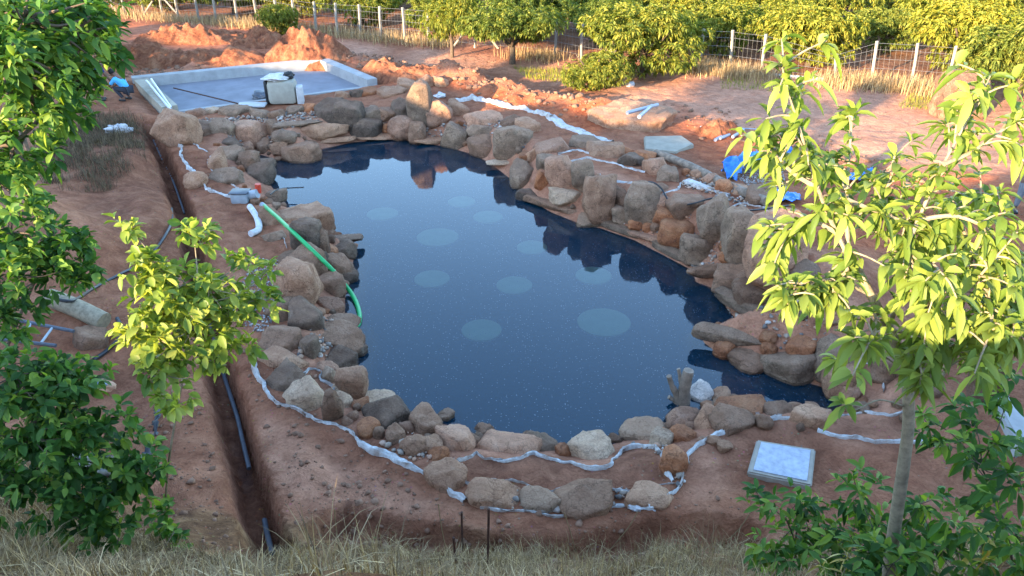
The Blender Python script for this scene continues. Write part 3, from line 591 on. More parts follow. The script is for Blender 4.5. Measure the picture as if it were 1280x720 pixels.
# (box) kind colour words
RB = [
 # far left corner and back row
 (198,138,243,182,'u','t',"tall earthy tan boulder at the head of the pipe trench"),
 (236,152,275,178,'b','b',"brown block with a dark left face, left end of the far wall"),
 (267,149,292,175,'b','g',"grey upright block second from the left in the far wall"),
 (288,150,336,177,'b','p',"broad orange and tan block in the middle of the far left wall"),
 (333,153,350,173,'b','b',"narrow brown block right of the broad orange and tan block"),
 (342,162,370,181,'r','g',"round grey stone at the foot of the long rounded pillar stone"),
 (234,136,259,151,'b','p',"rusty pink stone on the top course behind the trench head boulder"),
 (257,134,276,145,'b','c',"small cream stone on the top course below the thin rod"),
 (275,132,311,149,'b','g',"grey flat-topped stone on the top course below the white sheet"),
 (312,137,337,152,'b','g',"light grey stone on the top course right of the white sheet"),
 (336,137,358,151,'b','b',"brown stone on the top course in front of the grey box"),
 (356,134,378,147,'b','g',"small grey stone on the top course at the right foot of the grey box"),
 (378,129,397,145,'b','r',"rust orange stone on the top course left of the black slate block"),
 (397,126,431,157,'b','d',"black slate block standing square in the far wall"),
 (420,126,454,160,'u','d',"dark grey slab leaning against the right of the black slate block"),
 (274,174,301,187,'b','d',"dark flat stone at the far left waterline under the grey block"),
 (299,176,321,190,'b','p',"pinkish stone at the far left waterline under the broad orange block"),
 (320,174,342,191,'b','b',"brown stone at the far left waterline left of the pointed tan slab"),
 (340,175,362,194,'b','t',"tan stone joined to the left of the pointed tan waterline slab"),
 (354,178,399,203,'b','t',"large pointed tan and grey stone jutting into the far left water"),
 (274,184,306,208,'b','g',"grey stone above the far left inlet"),
 (300,190,322,218,'u','b',"upright dark brown stone left of the inlet"),
 (319,199,345,222,'b','g',"angular grey stone alone in the shallow inlet"),
 (306,206,340,238,'b','d',"dark leaning slab above the orange capped pipe fitting"),
 (261,191,284,222,'b','t',"tan stone inside the white cloth curl on the left path"),
 (264,215,304,234,'b','g',"low grey stone between the white cloth curl and the pipe fitting"),
 (231,216,258,237,'r','t',"smooth tan stone half buried beside the upper white cloth strip"),
 # back wall, middle
 (434,145,475,169,'b','d',"dark rounded boulder in the far wall left of the pink round boulder"),
 (453,134,476,153,'b','g',"light grey streaked stone above the dark rounded far boulder"),
 (485,146,521,177,'r','p',"smooth round pink boulder at the far waterline"),
 (478,155,489,167,'r','r',"little orange stone tucked left of the smooth round pink boulder"),
 (511,106,542,160,'u','g',"tall grey standing stone with a sunlit tip"),
 (520,95,543,118,'b','t',"sunlit pale stone leaning on the top of the standing stone"),
 (541,96,562,114,'b','t',"sunlit stone right of the standing stone tip"),
 (488,126,512,150,'b','d',"dark grey stone left of the tall standing stone"),
 (470,134,494,154,'b','t',"tan stone between the streaked stone and the dark grey one"),
 (534,127,564,156,'u','p',"wide pinkish upright stone right of the tall standing stone"),
 (560,128,586,150,'b','t',"sunlit slanting stone above the big orange lit boulder"),
 (581,139,627,164,'b','p',"big orange boulder lit by the sun in the far right wall"),
 (584,156,620,174,'b','g',"grey stone under the big orange lit boulder"),
 (525,139,540,157,'b','r',"small rust stone at the right foot of the tall standing stone"),
 (512,154,532,183,'u','b',"thin upright brown stone at the far waterline"),
 (553,158,590,190,'b','g',"angular grey and tan stone at the far waterline"),
 (585,172,622,200,'b','b',"brown stone at the far waterline left of the blue grey boulder"),
 (618,155,664,200,'b','g',"large blue grey boulder sloping to the water at the far right"),
 (450,110,473,124,'b','r',"rust stone on the far wall top beside the tank corner"),
 (437,111,454,127,'b','d',"small dark stone on the far wall top beside the tank corner"),
 (470,110,507,125,'b','t',"long tan stone on the far wall top left of the standing stone"),
 (419,114,438,127,'b','t',"small tan stone on the far wall top near the slate block"),
 (495,99,521,119,'b','t',"tan earth covered stone behind the standing stone"),
 # right bank far part
 (645,147,675,174,'b','t',"tan pointed stone above the blue grey boulder"),
 (626,146,650,166,'b','b',"brown stone right of the big orange lit boulder"),
 (668,174,713,200,'b','p',"long pinkish stone above the first planting bed of the right bank"),
 (708,171,751,191,'b','g',"grey oval stone below the white cloth sheet"),
 (734,176,778,206,'b','t',"flat brown stone behind the first planting bed of the right bank"),
 (773,191,808,214,'b','d',"dark grey square block behind the first planting bed of the right bank"),
 (772,184,792,197,'b','r',"small tan stone on the flat brown stone"),
 (789,188,818,210,'b','r',"rust brown stone right of the dark grey square block"),
 (804,196,834,229,'b','p',"orange brown pointed stone at the right end of the first right planting bed"),
 (821,208,852,237,'b','g',"dark grey stone between the two right bank planting beds"),
 (683,196,720,240,'u','p',"large pink upright boulder at the left end of the right bank bed"),
 (670,194,697,217,'b','g',"grey stone left of the large pink upright boulder"),
 (656,185,677,206,'b','t',"tan stone over the water edge left of the grey stone"),
 (647,190,666,212,'b','r',"orange stone on the far right waterline above the flat ledge"),
 (634,205,675,241,'b','g',"grey blue stone at the water between orange stone and rust stone"),
 (669,213,686,237,'u','r',"narrow rust stone left of the large pink upright boulder"),
 (715,202,742,237,'u','g',"flat grey upright stone right of the large pink upright boulder"),
 (686,233,732,254,'b','c',"long light grey stone below the large pink upright boulder"),
 (645,236,677,256,'b','d',"dark low stone where the right bank meets the far water"),
 (731,220,772,275,'u','t',"huge round tan boulder in the middle of the right bank"),
 (782,230,823,280,'u','g',"huge grey brown boulder right of the huge round tan one"),
 (764,236,788,258,'b','b',"brown stone in the hollow between the two huge right bank boulders"),
 (764,256,790,279,'b','g',"mottled grey stone at the foot of the hollow between the huge boulders"),
 (785,271,805,289,'r','r',"round rust stone at the foot of the huge grey brown boulder"),
 (803,279,815,290,'r','r',"small round rust stone, left one of a touching pair"),
 (813,278,826,290,'r','b',"small round brown stone, right one of a touching pair"),
 (825,271,874,303,'b','r',"big smooth orange boulder on the right bank"),
 (722,269,753,287,'b','g',"pitted grey stone at the water below the huge round tan boulder"),
 (833,243,877,272,'b','b',"layered brown stone crossed by the black cable"),
 (812,243,835,262,'b','p',"pink rust stone left of the layered brown stone"),
 (818,258,848,281,'b','r',"rough rust stone above the big smooth orange boulder"),
 # right bank near part
 (873,250,913,306,'u','g',"tall olive grey boulder right of the big smooth orange one"),
 (905,265,942,328,'u','g',"dark grey vertical boulder beside the tall olive grey one"),
 (934,272,1002,364,'u','p',"enormous brown pink rock face right of the dark vertical boulder"),
 (851,291,898,325,'b','g',"crumbly grey rock below the big smooth orange boulder"),
 (898,300,915,315,'r','r',"small rust stone under the dark vertical boulder, upper of two"),
 (899,313,917,329,'r','r',"small rust stone under the dark vertical boulder, lower of two"),
 (893,334,944,370,'b','b',"brown rock behind the log shaped water slab"),
 (918,351,968,384,'b','b',"crumbly brown rock above the square corner slab"),
 (982,338,1034,380,'b','g',"grey boulder behind the lowest leaves of the young tree"),
 (852,211,863,222,'r','r',"first rust stone along the long log, at its far end"),
 (863,212,880,227,'r','t',"second stone along the long log, tan"),
 (879,217,898,232,'r','p',"third stone along the long log, pinkish"),
 (895,225,915,242,'r','r',"fourth stone along the long log, rust coloured"),
 (911,230,938,248,'b','t',"fifth and largest stone along the long log"),
 (927,234,970,264,'b','b',"big brown earth covered stone at the near end of the long log"),
 (893,426,918,449,'r','r',"round rust red stone beside the grey water slab"),
 (910,437,963,465,'b','b',"brown grey stone at the water right of the round rust red stone"),
 (950,414,971,431,'r','r',"upper of two rust cobbles at the back of the grey water slab"),
 (950,427,971,445,'r','r',"lower of two rust cobbles at the back of the grey water slab"),
 (958,436,1026,476,'b','g',"large mottled grey boulder over the dark near right water"),
 (983,419,1022,448,'b','r',"rust brown rock on top of the large mottled grey boulder"),
 (1020,420,1074,468,'b','g',"grey boulder under the lowest twig of the young tree"),
 (1033,458,1074,495,'u','t',"tan boulder at the near right corner of the water"),
 (1040,468,1080,510,'b','p',"pinkish rock beside the near right corner cloth"),
 (1090,440,1130,480,'b','b',"brown boulder behind the young tree trunk"),
 (1146,446,1176,478,'b','p',"pinkish stone right of the young tree trunk, behind the twig"),
 (1144,474,1176,498,'b','b',"brown stone right of the young tree trunk, in front of the pinkish one"),
 (1215,440,1252,500,'u','b',"brown standing stone beside the white kerb on the right"),
 # near bank
 (776,529,830,558,'b','g',"grey dome shaped boulder at the near waterline left of the stump"),
 (834,510,874,543,'b','p',"pink grey boulder just in front of the stump"),
 (813,536,842,566,'b','c',"cream stone with a whitewashed side on the near bank"),
 (840,534,870,560,'b','r',"rust stone wedged between the cream stone and the angular brown one"),
 (866,512,900,545,'b','t',"tan rock between the stump boulder and the angular brown one"),
 (885,512,938,548,'b','b',"angular brown grey boulder with a sharp ridge on the near bank"),
 (898,496,955,522,'b','r',"red brown boulder at the water right of the white stone"),
 (884,486,913,510,'b','t',"brown knobbly stone between the white stone and the red brown boulder"),
 (859,478,892,513,'b','w',"white stone leaning against the stump"),
 (877,501,892,516,'b','t',"little tan stone under the white stone"),
 (951,504,992,526,'b','b',"brown low rock on the near bank above the white cloth corner"),
 (988,504,1032,536,'b','t',"rounded tan rock where near and right banks meet"),
 (825,560,857,596,'r','r',"round tan and rust boulder inside the cloth loop on the near bank"),
 (454,497,514,548,'b','d',"dark grey boulder at the near left waterline"),
 (445,491,492,514,'b','c',"flat cream rock behind the dark grey near left boulder"),
 (512,509,554,560,'b','b',"rough brown upright boulder at the near waterline"),
 (545,513,568,536,'b','g',"grey brown rock behind the pink angular near boulder"),
 (545,528,592,577,'b','p',"pink angular boulder with a brown cracked face on the near bank"),
 (590,532,620,556,'b','b',"brown rock peeping over the big pink near waterline boulder"),
 (590,540,674,578,'b','p',"biggest pink boulder of the near waterline"),
 (653,541,698,574,'b','g',"grey tan rock right of the biggest pink near boulder"),
 (694,554,713,574,'r','r',"small rust cobble left of the big cream near boulder"),
 (711,543,768,588,'b','c',"big cream boulder of the near waterline"),
 (756,542,779,560,'b','b',"small dark red rock between the big cream boulder and the grey dome"),
 (482,534,507,559,'b','b',"brown egg shaped stone among the near left pebbles"),
 (501,545,533,570,'r','t',"tan round stone among the near left pebbles"),
 (533,558,561,583,'b','r',"bright rust red stone among the near left pebbles"),
 (533,577,585,617,'b','t',"tan grey boulder at the left end of the near planting bed"),
 (586,602,650,641,'b','t',"first boulder of the row in front of the near planting bed, tan"),
 (648,610,701,643,'b','g',"second boulder of the row in front of the near planting bed, grey"),
 (698,606,772,646,'b','t',"third and largest boulder of the row in front of the near planting bed"),
 (779,605,840,637,'b','t',"fourth boulder of the row in front of the near planting bed, sandy"),
 (404,488,427,530,'u','b',"brown wedge shaped stone beside the small left planting bed"),
 (413,494,440,518,'b','c',"cream stone right of the brown wedge by the small left bed"),
 # left bank
 (323,413,379,443,'b','b',"brown block on the left bank above the tan orange one"),
 (323,437,381,464,'b','t',"tan orange block on the left bank beside the cloth strip"),
 (333,456,382,498,'b','d',"dark grey boulder left of the small left planting bed"),
 (353,475,410,518,'b','c',"beige dome boulder in front of the small left planting bed"),
 (402,459,420,483,'b','c',"whitish stone at the right side of the small left planting bed"),
 (416,474,442,505,'b','c',"cream pointed stone between the small left bed and the water"),
 (421,461,457,500,'u','t',"tall beige grey stone at the near left corner of the water"),
 (392,451,426,474,'b','p',"rusty tan stone behind the small left planting bed"),
 (403,437,444,467,'b','d',"dark brown wet stone at the left waterline"),
 (414,427,435,441,'b','r',"small rust stone under the long brown waterline block"),
 (392,406,455,438,'b','b',"long brown block over the water below the green hose end"),
 (398,393,447,413,'b','b',"reddish dark block above the long brown waterline block"),
 (431,428,459,452,'b','d',"black wet stone in the water below the green hose end"),
 (375,420,399,455,'b','g',"grey gravelly stone in the middle of the left bank"),
 (345,324,398,385,'u','t',"largest tan boulder of the left bank, beside the fine gravel"),
 (357,378,402,424,'b','d',"dark grey stone with a white streak on the left bank"),
 (398,343,433,376,'b','b',"brown stone under the middle of the green hose"),
 (398,370,433,398,'b','p',"pinkish brown stone below the middle of the green hose"),
 (336,372,368,415,'b','b',"brown stone under the sapling's outer leaves"),
 (358,312,405,354,'b','b',"layered brown rock left of the green hose"),
 (402,316,440,356,'b','b',"brown block at the left waterline right of the green hose"),
 (392,318,411,343,'b','d',"dark stone just under the green hose"),
 (420,337,447,358,'b','d',"dark wet stone at the left waterline below the flat ledge"),
 (330,236,359,260,'b','g',"grey square block behind the pipe fitting at the water"),
 (352,257,415,295,'b','t',"long brown tan rock jutting out right of the green hose top"),
 (363,276,399,317,'u','d',"dark grey boulder under the upper green hose"),
 (325,262,352,292,'b','t',"tan stone below the pipe fitting left of the green hose"),
 (394,286,410,320,'u','b',"narrow brown stone right of the dark grey hose boulder"),
 (416,304,445,328,'b','g',"grey stone on the left waterline under the flat ledge"),
 (404,306,424,322,'b','r',"rusty stone beside the grey one under the flat ledge"),
 (347,313,386,337,'b','b',"brown stone with a white streak left of the green hose middle"),
 (326,289,357,306,'b','g',"low grey stone at the end of the white hose"),
]
for u0, v0, u1, v1, k, c, lab in RB: put_rock(*bx(u0, v0, u1, v1), k, c, lab)
RS = [   # flat slabs and long stones: both ends, thickness
 (347,158,398,152,13,'s','g',"sloping grey slab in the far wall above the round grey stone"),
 (370,170,430,159,19,'r','t',"long smooth rounded pillar stone lying in the far wall"),
 (394,176,449,172,12,'s','t',"flat pale ledge at the far waterline under the dark slabs"),
 (446,172,490,170,12,'s','t',"flat pale ledge at the far waterline left of the round pink boulder"),
 (519,176,556,174,14,'s','t',"flat tan slab at the far waterline under the pinkish upright stone"),
 (609,203,649,202,11,'s','c',"light flat ledge reaching over the far right water"),
 (658,247,724,268,20,'s','b',"long brown flat slab along the right waterline"),
 (750,275,799,294,19,'s','g',"narrow grey slab along the right waterline"),
 (789,291,836,304,17,'s','p',"pale pink flat slab along the right waterline"),
 (826,304,870,332,21,'s','g',"grey brown slab along the right waterline before the log shaped one"),
 (860,341,922,337,17,'r','b',"log shaped stone pointing into the right water"),
 (908,366,962,400,34,'s','g',"broad square corner slab tilted to the right water"),
 (876,412,956,430,32,'s','g',"big grey tongue slab lying in the right water"),
 (407,299,451,298,14,'s','d',"dark flat ledge jutting into the left water"),
 (910,262,950,294,12,'s','w',"white mortar crust on top of the dark vertical boulder"),
]
for r in RS: put_rock(*r)
tag(put_rock(742,152,840,152,44,'b','t',"big flat topped earth crusted boulder under the grey pipes", sink=.25, sub=5), None, None, "big loose boulders")
tag(put_rock(1180,122,1236,122,54,'u','b',"big brown rounded boulder near the fence on the right", sub=5), None, None, "big loose boulders")

# small wedged stones between the boulders, and gravel
PX, PY = [], []
g = np.random.default_rng(5)
sc_ = [o for o in COL.objects if o.name.startswith("boulder")]
NEARBANK = "small stone wedged among the larger boulders of the pond bank"
made = 0; tries = 0; small = []
centers = np.array([(o.location.x, o.location.y, 0.5 * max(o.dimensions.x, o.dimensions.y)) for o in sc_])
proto = []
for k in range(10):
    V, F = rock_shape(900 + k, 'rb'[k % 2], 3); proto.append(mesh_np("wedged_stone", V * .5 - [0, 0, (V * .5)[:, 2].min()], [F], ROCK['tgbrpt'[k % 6]], True))
while made < 150 and tries < 6000:
    tries += 1; i = g.integers(len(POND)); a, b = np.array(POND[i]), np.array(POND[(i + 1) % len(POND)]); t = g.random(); p = a + (b - a) * t
    n_ = np.array([(b - a)[1], -(b - a)[0]]); n_ /= np.linalg.norm(n_) + 1e-9; dd = g.uniform(0.02, 1.1)
    q = p + n_ * dd
    if inside(np.array([q[0]]), np.array([q[1]]), POND)[0]: q = p - n_ * dd
    if inside(np.array([q[0]]), np.array([q[1]]), POND)[0]: continue
    sz = g.uniform(.14, .30)
    if len(centers) and (np.hypot(centers[:, 0] - q[0], centers[:, 1] - q[1]) < centers[:, 2] * .66 + sz * .3).any(): continue
    bad = False
    for bed in (BED_A, BED_B, BED_C, BED_D, BED_E):
        pr = region(bed)
        if inside(np.array([q[0]]), np.array([q[1]]), pr)[0] or seg_dist(np.array([q[0]]), np.array([q[1]]), pr, True)[0] < .15: bad = True
    if bad: continue
    o = link("wedged_stone", proto[g.integers(10)], None, (q[0], q[1], float(hz(q[0], q[1])) - sz * .22)); o.rotation_euler = (g.uniform(-.3, .3), g.uniform(-.3, .3), g.uniform(0, 6.28)); o.scale = (sz * g.uniform(.8, 1.35), sz * g.uniform(.8, 1.2), sz * g.uniform(.6, .95))
    tag(o, NEARBANK, "stone", "small stones wedged between the boulders"); centers = np.vstack([centers, [q[0], q[1], sz * .5]]); made += 1
# pebbles: nobody could count them
def pebbles(name, zones, n, lo, hi, cols, seed):
    g = np.random.default_rng(seed); P, F = ICO[2]; P = P[:]; mbs = {c: ([], [], 0) for c in cols}; Vs = []; Fs = []; At = []; cnt = 0
    polys = [region(z) for z in zones]; areas = []
    for p in polys:
        x = np.array([q[0] for q in p]); y = np.array([q[1] for q in p]); areas.append(abs(np.dot(x, np.roll(y, 1)) - np.dot(y, np.roll(x, 1))) / 2)
    areas = np.array(areas) / sum(areas)
    lowV, lowF = ico(1)
    for k in range(n):
        p = polys[g.choice(len(polys), p=areas)]; x0, x1 = min(q[0] for q in p), max(q[0] for q in p); y0, y1 = min(q[1] for q in p), max(q[1] for q in p)
        for _ in range(30):
            x, y = g.uniform(x0, x1), g.uniform(y0, y1)
            if inside(np.array([x]), np.array([y]), p)[0]: break
        else: continue
        s = lo * (hi / lo) ** (g.random() ** 1.6); a = g.uniform(0, 6.28); sc = np.array([s * g.uniform(.8, 1.3), s * g.uniform(.7, 1.), s * g.uniform(.45, .8)]) * .5
        V = lowV * (1 + .12 * g.normal(size=(len(lowV), 1))) * sc; V = np.stack([V[:, 0] * math.cos(a) - V[:, 1] * math.sin(a), V[:, 0] * math.sin(a) + V[:, 1] * math.cos(a), V[:, 2]], 1)
        Vs.append(V + [x, y, float(hz(x, y)) + sc[2] * .5 + 0.015]); Fs.append(lowF + cnt); cnt += len(lowV); At.append(np.full(len(lowV), g.random()))
    m, nn, b = mat_new(name); at = N(nn, "ShaderNodeAttribute"); at.attribute_name = "rnd"
    nn.links.new(ramp(nn, at.outputs["Fac"], cols), b.inputs["Base Color"]); b.inputs["Roughness"].default_value = .8
    o = link(name, mesh_np(name, np.concatenate(Vs), [np.concatenate(Fs)], m, True, attr=np.concatenate(At)))
    return o
GC = [(0.0, (.10, .09, .085)), (.3, (.24, .20, .17)), (.6, (.36, .27, .20)), (.8, (.42, .22, .13)), (1.0, (.5, .46, .42))]
tag(pebbles("fine_gravel", [[(318,322),(348,325),(350,395),(330,420),(305,415),(300,360)], [(905,205),(975,200),(985,245),(940,240)]], 2600, .02, .06, [(0.0, (.13, .12, .115)), (.5, (.27, .25, .235)), (1.0, (.42, .4, .38))], 3), "fine grey gravel spread beside the left bank boulders and heaped at the tarpaulin", "gravel", kind="stuff")
tag(pebbles("pebbles", [[(450,530),(480,520),(540,560),(580,580),(560,600),(480,560)], [(636,612),(652,612),(655,640),(632,640)], [(684,618),(702,615),(706,642),(672,642)], [(768,612),(784,610),(790,632),(766,636)],
      [(330,436),(420,430),(430,452),(350,456)], [(395,395),(440,415),(410,440),(380,440)], [(420,448),(450,470),(440,500),(410,470)], [(860,580),(870,560),(850,620),(842,600)], [(780,555),(850,560),(856,575),(820,570)], [(860,220),(960,245),(930,262),(850,232)],
      [(740,230),(830,240),(905,300),(905,360),(820,300),(760,270)], [(890,350),(960,385),(1040,440),(960,440),(950,400)], [(450,140),(640,150),(660,190),(600,165),(480,160)], [(235,150),(400,140),(400,172),(290,176)]], 3200, .03, .13, GC, 4), "brown and grey pebbles packed between the boulders", "pebbles", kind="stuff")
# ------------------------------------------------------------------ white liner cloth edges
def cloth_strip(px, label, w=0.10, h=0.07, seed=1, closed=False, mat=None, name="liner_cloth", sheet=0.0):
    g = np.random.default_rng(seed); P = smooth_line([hit(u, v) for u, v in px], 1, closed); P = np.array(P)
    S = np.concatenate([[0], np.cumsum(np.linalg.norm(np.diff(P, axis=0), axis=1))]); m = max(int(S[-1] / 0.045), 8)
    t = np.linspace(0, S[-1], m); Q = np.stack([np.interp(t, S, P[:, k]) for k in range(3)], 1)
    T = np.gradient(Q, axis=0); T[:, 2] = 0; T /= np.linalg.norm(T, axis=1)[:, None] + 1e-9; Nn = np.stack([-T[:, 1], T[:, 0], T[:, 2] * 0], 1)
    wob = noise2(t * 2.2, t * 0, seed)[:, None] * 0.10 + noise2(t * 9, t * 0, seed + 3)[:, None] * 0.05; Q = Q + Nn * wob
    k = 9; V = []; w = w * .52; h = h * .72; ww = w * (0.35 + 1.5 * np.clip(noise2(t * 1.4, t * 0 + 2, seed) + .4, 0, 1.2)); hh = h * (0.7 + 1.0 * np.clip(noise2(t * 5, t * 0 + 5, seed) + .4, 0, 1.2))
    for j in range(k):
        a = -1 + 2 * j / (k - 1); prof = np.sqrt(max(0, 1 - a * a))
        off = a * ww / 2 + 0.02 * noise2(t * 14, t * 0 + j * 1.7, seed + 7) * (1 + 4 * w)
        z = prof * hh * (0.75 + 0.8 * noise2(t * 11 + j * .8, t * 0 + j * .9, seed + 11)) + 0.012
        X = Q[:, 0] + Nn[:, 0] * off; Y = Q[:, 1] + Nn[:, 1] * off
        V.append(np.stack([X, Y, hz(X, Y) * .5 + Q[:, 2] * .5 + z - (0.05 if j in (0, k - 1) else 0)], 1))
    V = np.stack(V, 1).reshape(-1, 3); ii = np.arange(m * k).reshape(m, k)
    q = np.stack([ii[:-1, :-1], ii[1:, :-1], ii[1:, 1:], ii[:-1, 1:]], -1).reshape(-1, 4)
    org = Q[m // 2]; o = link(name, mesh_np(name, V - org, [q], mat or M_LINER, True), None, tuple(org))
    return tag(o, label, "liner edge", "white liner cloth edges")
CS = [
 ([(222,172),(227,192),(240,213),(257,232),(262,241),(290,247),(306,250)], "crumpled white cloth strip from the trench head to the pipe fitting", .20, .11),
 ([(286,368),(294,395),(299,410)], "short white cloth strip beside the fine gravel under the sapling", .11, .07),
 ([(322,440),(320,456),(331,484),(349,505),(378,519),(405,527),(440,545),(480,570),(520,590),(550,610),(580,628)], "long white cloth strip along the near left path down to the planting bed", .15, .09),
 ([(572,584),(568,580),(580,574),(590,573),(596,567),(605,575),(630,578),(650,574),(666,568),(690,574),(715,578),(735,586),(748,588),(762,582),(768,572),(778,564),(795,561),(815,562),(824,570),(826,585),(835,596),(842,603)], "white cloth edge along the water side of the near planting bed", .09, .07),
 ([(842,603),(815,607),(795,613),(765,612),(740,609),(705,612),(693,617),(660,610),(640,604),(605,604),(590,609),(580,600),(578,592)], "thin white cloth edge along the front of the near planting bed", .045, .045),
 ([(600,637),(640,641),(690,644),(720,643),(760,636),(785,634)], "white cloth edge half buried in front of the row of near boulders", .07, .05),
 ([(785,634),(812,636),(832,622),(846,606),(853,588),(857,572),(873,558),(895,543),(918,535),(940,527),(965,526),(995,524),(1012,528),(1022,538)], "white cloth edge sweeping round the near right path to the inspection cover", .11, .08),
 ([(1022,538),(1040,546),(1070,550),(1100,552),(1140,556),(1180,558)], "white cloth edge passing behind the young tree trunk", .09, .06),
 ([(1030,536),(1034,522),(1055,519),(1085,517),(1110,520),(1128,517)], "white cloth edge of the small bed behind the young tree trunk", .06, .05),
 ([(922,522),(945,519),(957,512),(972,522)], "short white cloth edge against the red brown near boulder", .06, .05),
 ([(380,482),(377,470),(384,462),(396,461),(404,467),(404,477),(416,486),(414,496),(405,500)], "white cloth loop round the small left planting bed", .07, .06),
 ([(697,193),(710,189),(722,187),(735,193),(742,194)], "white cloth edge at the far end of the first right planting bed", .06, .05),
 ([(712,202),(733,198),(755,203),(771,206),(790,213),(806,216)], "white cloth edge behind the first right planting bed", .06, .05),
 ([(698,196),(708,202),(718,214),(730,218)], "white cloth edge bunched beside the large pink upright boulder", .13, .08),
 ([(752,219),(756,226),(775,230),(790,230)], "white cloth edge in front of the first right planting bed", .07, .05),
 ([(828,244),(845,238),(850,230),(858,227)], "white cloth edge at the left of the second right planting bed", .07, .05),
 ([(915,259),(930,254),(945,259),(957,262)], "white cloth edge behind the third right planting bed", .05, .05),
 ([(956,264),(966,274),(982,280),(988,290),(998,296)], "thin white cloth edge curling under the young tree leaves", .05, .04),
 ([(262,196),(259,204),(268,214),(276,222),(288,232),(298,238)], "thin white cloth curl round the tan stone on the left path", .06, .05),
 ([(236,178),(248,185),(262,190)], "thin white cloth edge beside the trench head boulder", .06, .05),
 ([(1068,462),(1082,460),(1096,463),(1102,474),(1108,490)], "white cloth curl left of the young tree trunk", .06, .05),
 ([(340,300),(350,295),(354,304),(358,312)], "short white cloth curl beside the upper green hose", .05, .04),
]
for i, (p, l, w, h) in enumerate(CS): cloth_strip(p, l, w, h, 100 + i * 13)
cloth_strip([(566,128),(590,122),(620,129),(655,138),(690,147)], "sunlit pale cloth sheet along the top of the far right wall", .30, .12, 77)
cloth_strip([(688,146),(705,158),(725,166),(742,173),(765,179)], "wide white cloth sheet lying above the right bank bed", .50, .10, 79)
def rag(u, v, r, label, mat, seed, name="cloth_rag", hh=.5):
    c = hit(u, v); P, F = ICO[4]; V = P * (1 + .9 * fbm3(P * 1.8 + seed, seed, 3) + .5 * fbm3(P * 5 + seed, seed + 5, 2))[:, None] * [r, r * .9, r * hh]; V[:, 2] = np.maximum(V[:, 2], -r * .1)
    return tag(link(name, mesh_np(name, V, [F], mat, True), None, (c[0], c[1], c[2] + r * .1)), label, "rag")
rag(149,164,.33,"white crumpled sack on the dry slope left of the trench", M_CLOTH, 3)
rag(225,178,.24,"white crumpled cloth bunched at the trench head", M_CLOTH, 9)
rag(549,121,.20,"white plastic bag behind the standing stone", M_CLOTH, 14)
rag(803,630,.20,"white cloth folded over the corner of the near bed", M_CLOTH, 18, hh=.28)

# ------------------------------------------------------------------ pipes, hoses, cables
def line_thing(name, px, rad, mat, label, cat, off=None, n=8, ss=6, zs=None, group=None):
    pts = []
    for i, (u, v) in enumerate(px):
        p = hit(u, v, 0 if zs is None else zs[i], floor=0.0); pts.append(p + [0, 0, rad])
    mb = MB(); mb.tube(smooth_line(pts, ss), rad, n); return tag(mb.build(name, mat, loc=pts[len(pts) // 2]), label, cat, group)
line_thing("trench_pipe", [(192,176),(203,200),(216,226),(231,268)], .025, M_DARKPIPE, "thin grey pipe in the far end of the trench", "pipe")
line_thing("trench_pipe", [(246,330),(262,405),(280,470),(296,520),(303,550),(312,588)], .034, M_DARKPIPE, "slate grey pipe lying in the middle of the trench", "pipe")
line_thing("trench_pipe", [(331,652),(335,672),(341,695)], .036, M_DARKPIPE, "short slate grey pipe end in the near end of the trench", "pipe")
th_ = thing("hose_assembly", "bright green hose running from the grey fitting over boulders into the water", "hose", hit(330, 257))
hp = [hit(330,257,.30), hit(345,270,.42), hit(362,286,.50), hit(382,305,.45), hit(402,324,.40), hit(418,340,.30), hit(432,357,.16), W(443,373,.06), W(449,390,.05), W(449,402,.03), W(446,411,-.04)]
MB().tube(smooth_line(hp, 8), .045, 10).build("hose", M_GREEN, th_); MB().tube([hp[0] + [-.07, .04, .02], hp[0] + [.06, -.05, -.03]], .06, 12).build("coupling", M_GREYP, th_)
c = hit(308, 252); ft = thing("pipe_fitting", "grey plastic pipe fitting box with an orange red cap beside the water", "pipe fitting", c)
MB().box(c + [-.12, 0, .12], (.42, .34, .26), None, .05).tube([c + [.08, .02, .16], c + [.32, -.02, .22]], .11, 14).build("housing", M_GREYP, ft)
MB().box(c + [-.12, 0, .268], (.46, .38, .03), None, .012).build("lid", M_DARKPIPE, ft)
MB().tube([c + [.30, .10, .20], c + [.32, .11, .42]], .075, 14).build("cap", M_RED, ft)
line_thing("drain_hose", [(313,262),(322,276),(324,290),(314,296)], .075, M_CLOTH, "short white hose hanging from the pipe fitting onto the left path", "hose", n=10)
line_thing("black_cable", [(800,238),(806,230),(816,229),(826,236),(832,246),(838,255),(850,258),(868,255),(878,252),(885,250),(897,248),(905,252),(915,262),(935,264),(958,262),(985,258)], .02, M_BLACKP, "black cable looping over the right bank boulders", "cable", zs=[.35,.5,.5,.35,.25,.3,.42,.42,.4,.45,.5,.4,.1,.1,.1,.1], ss=8)
line_thing("black_cable", [(380,235),(350,237),(338,244)], .018, M_BLACKP, "black tube poking over the water beside the pipe fitting", "cable", zs=[.25,.25,.2])
for i, (a, b, l) in enumerate([((784,141),(822,131),"left grey pipe lying on the big earth crusted boulder"), ((799,146),(815,132),"right grey pipe crossed on the big earth crusted boulder")]):
    p0 = hit(*a, .78); p1 = hit(*b, .78); MBx = MB(); MBx.tube([p0, p1], .055, 12); tag(MBx.build("grey_pipe", M_PVC, loc=(p0 + p1) / 2), l, "pipe", "loose grey pipes")
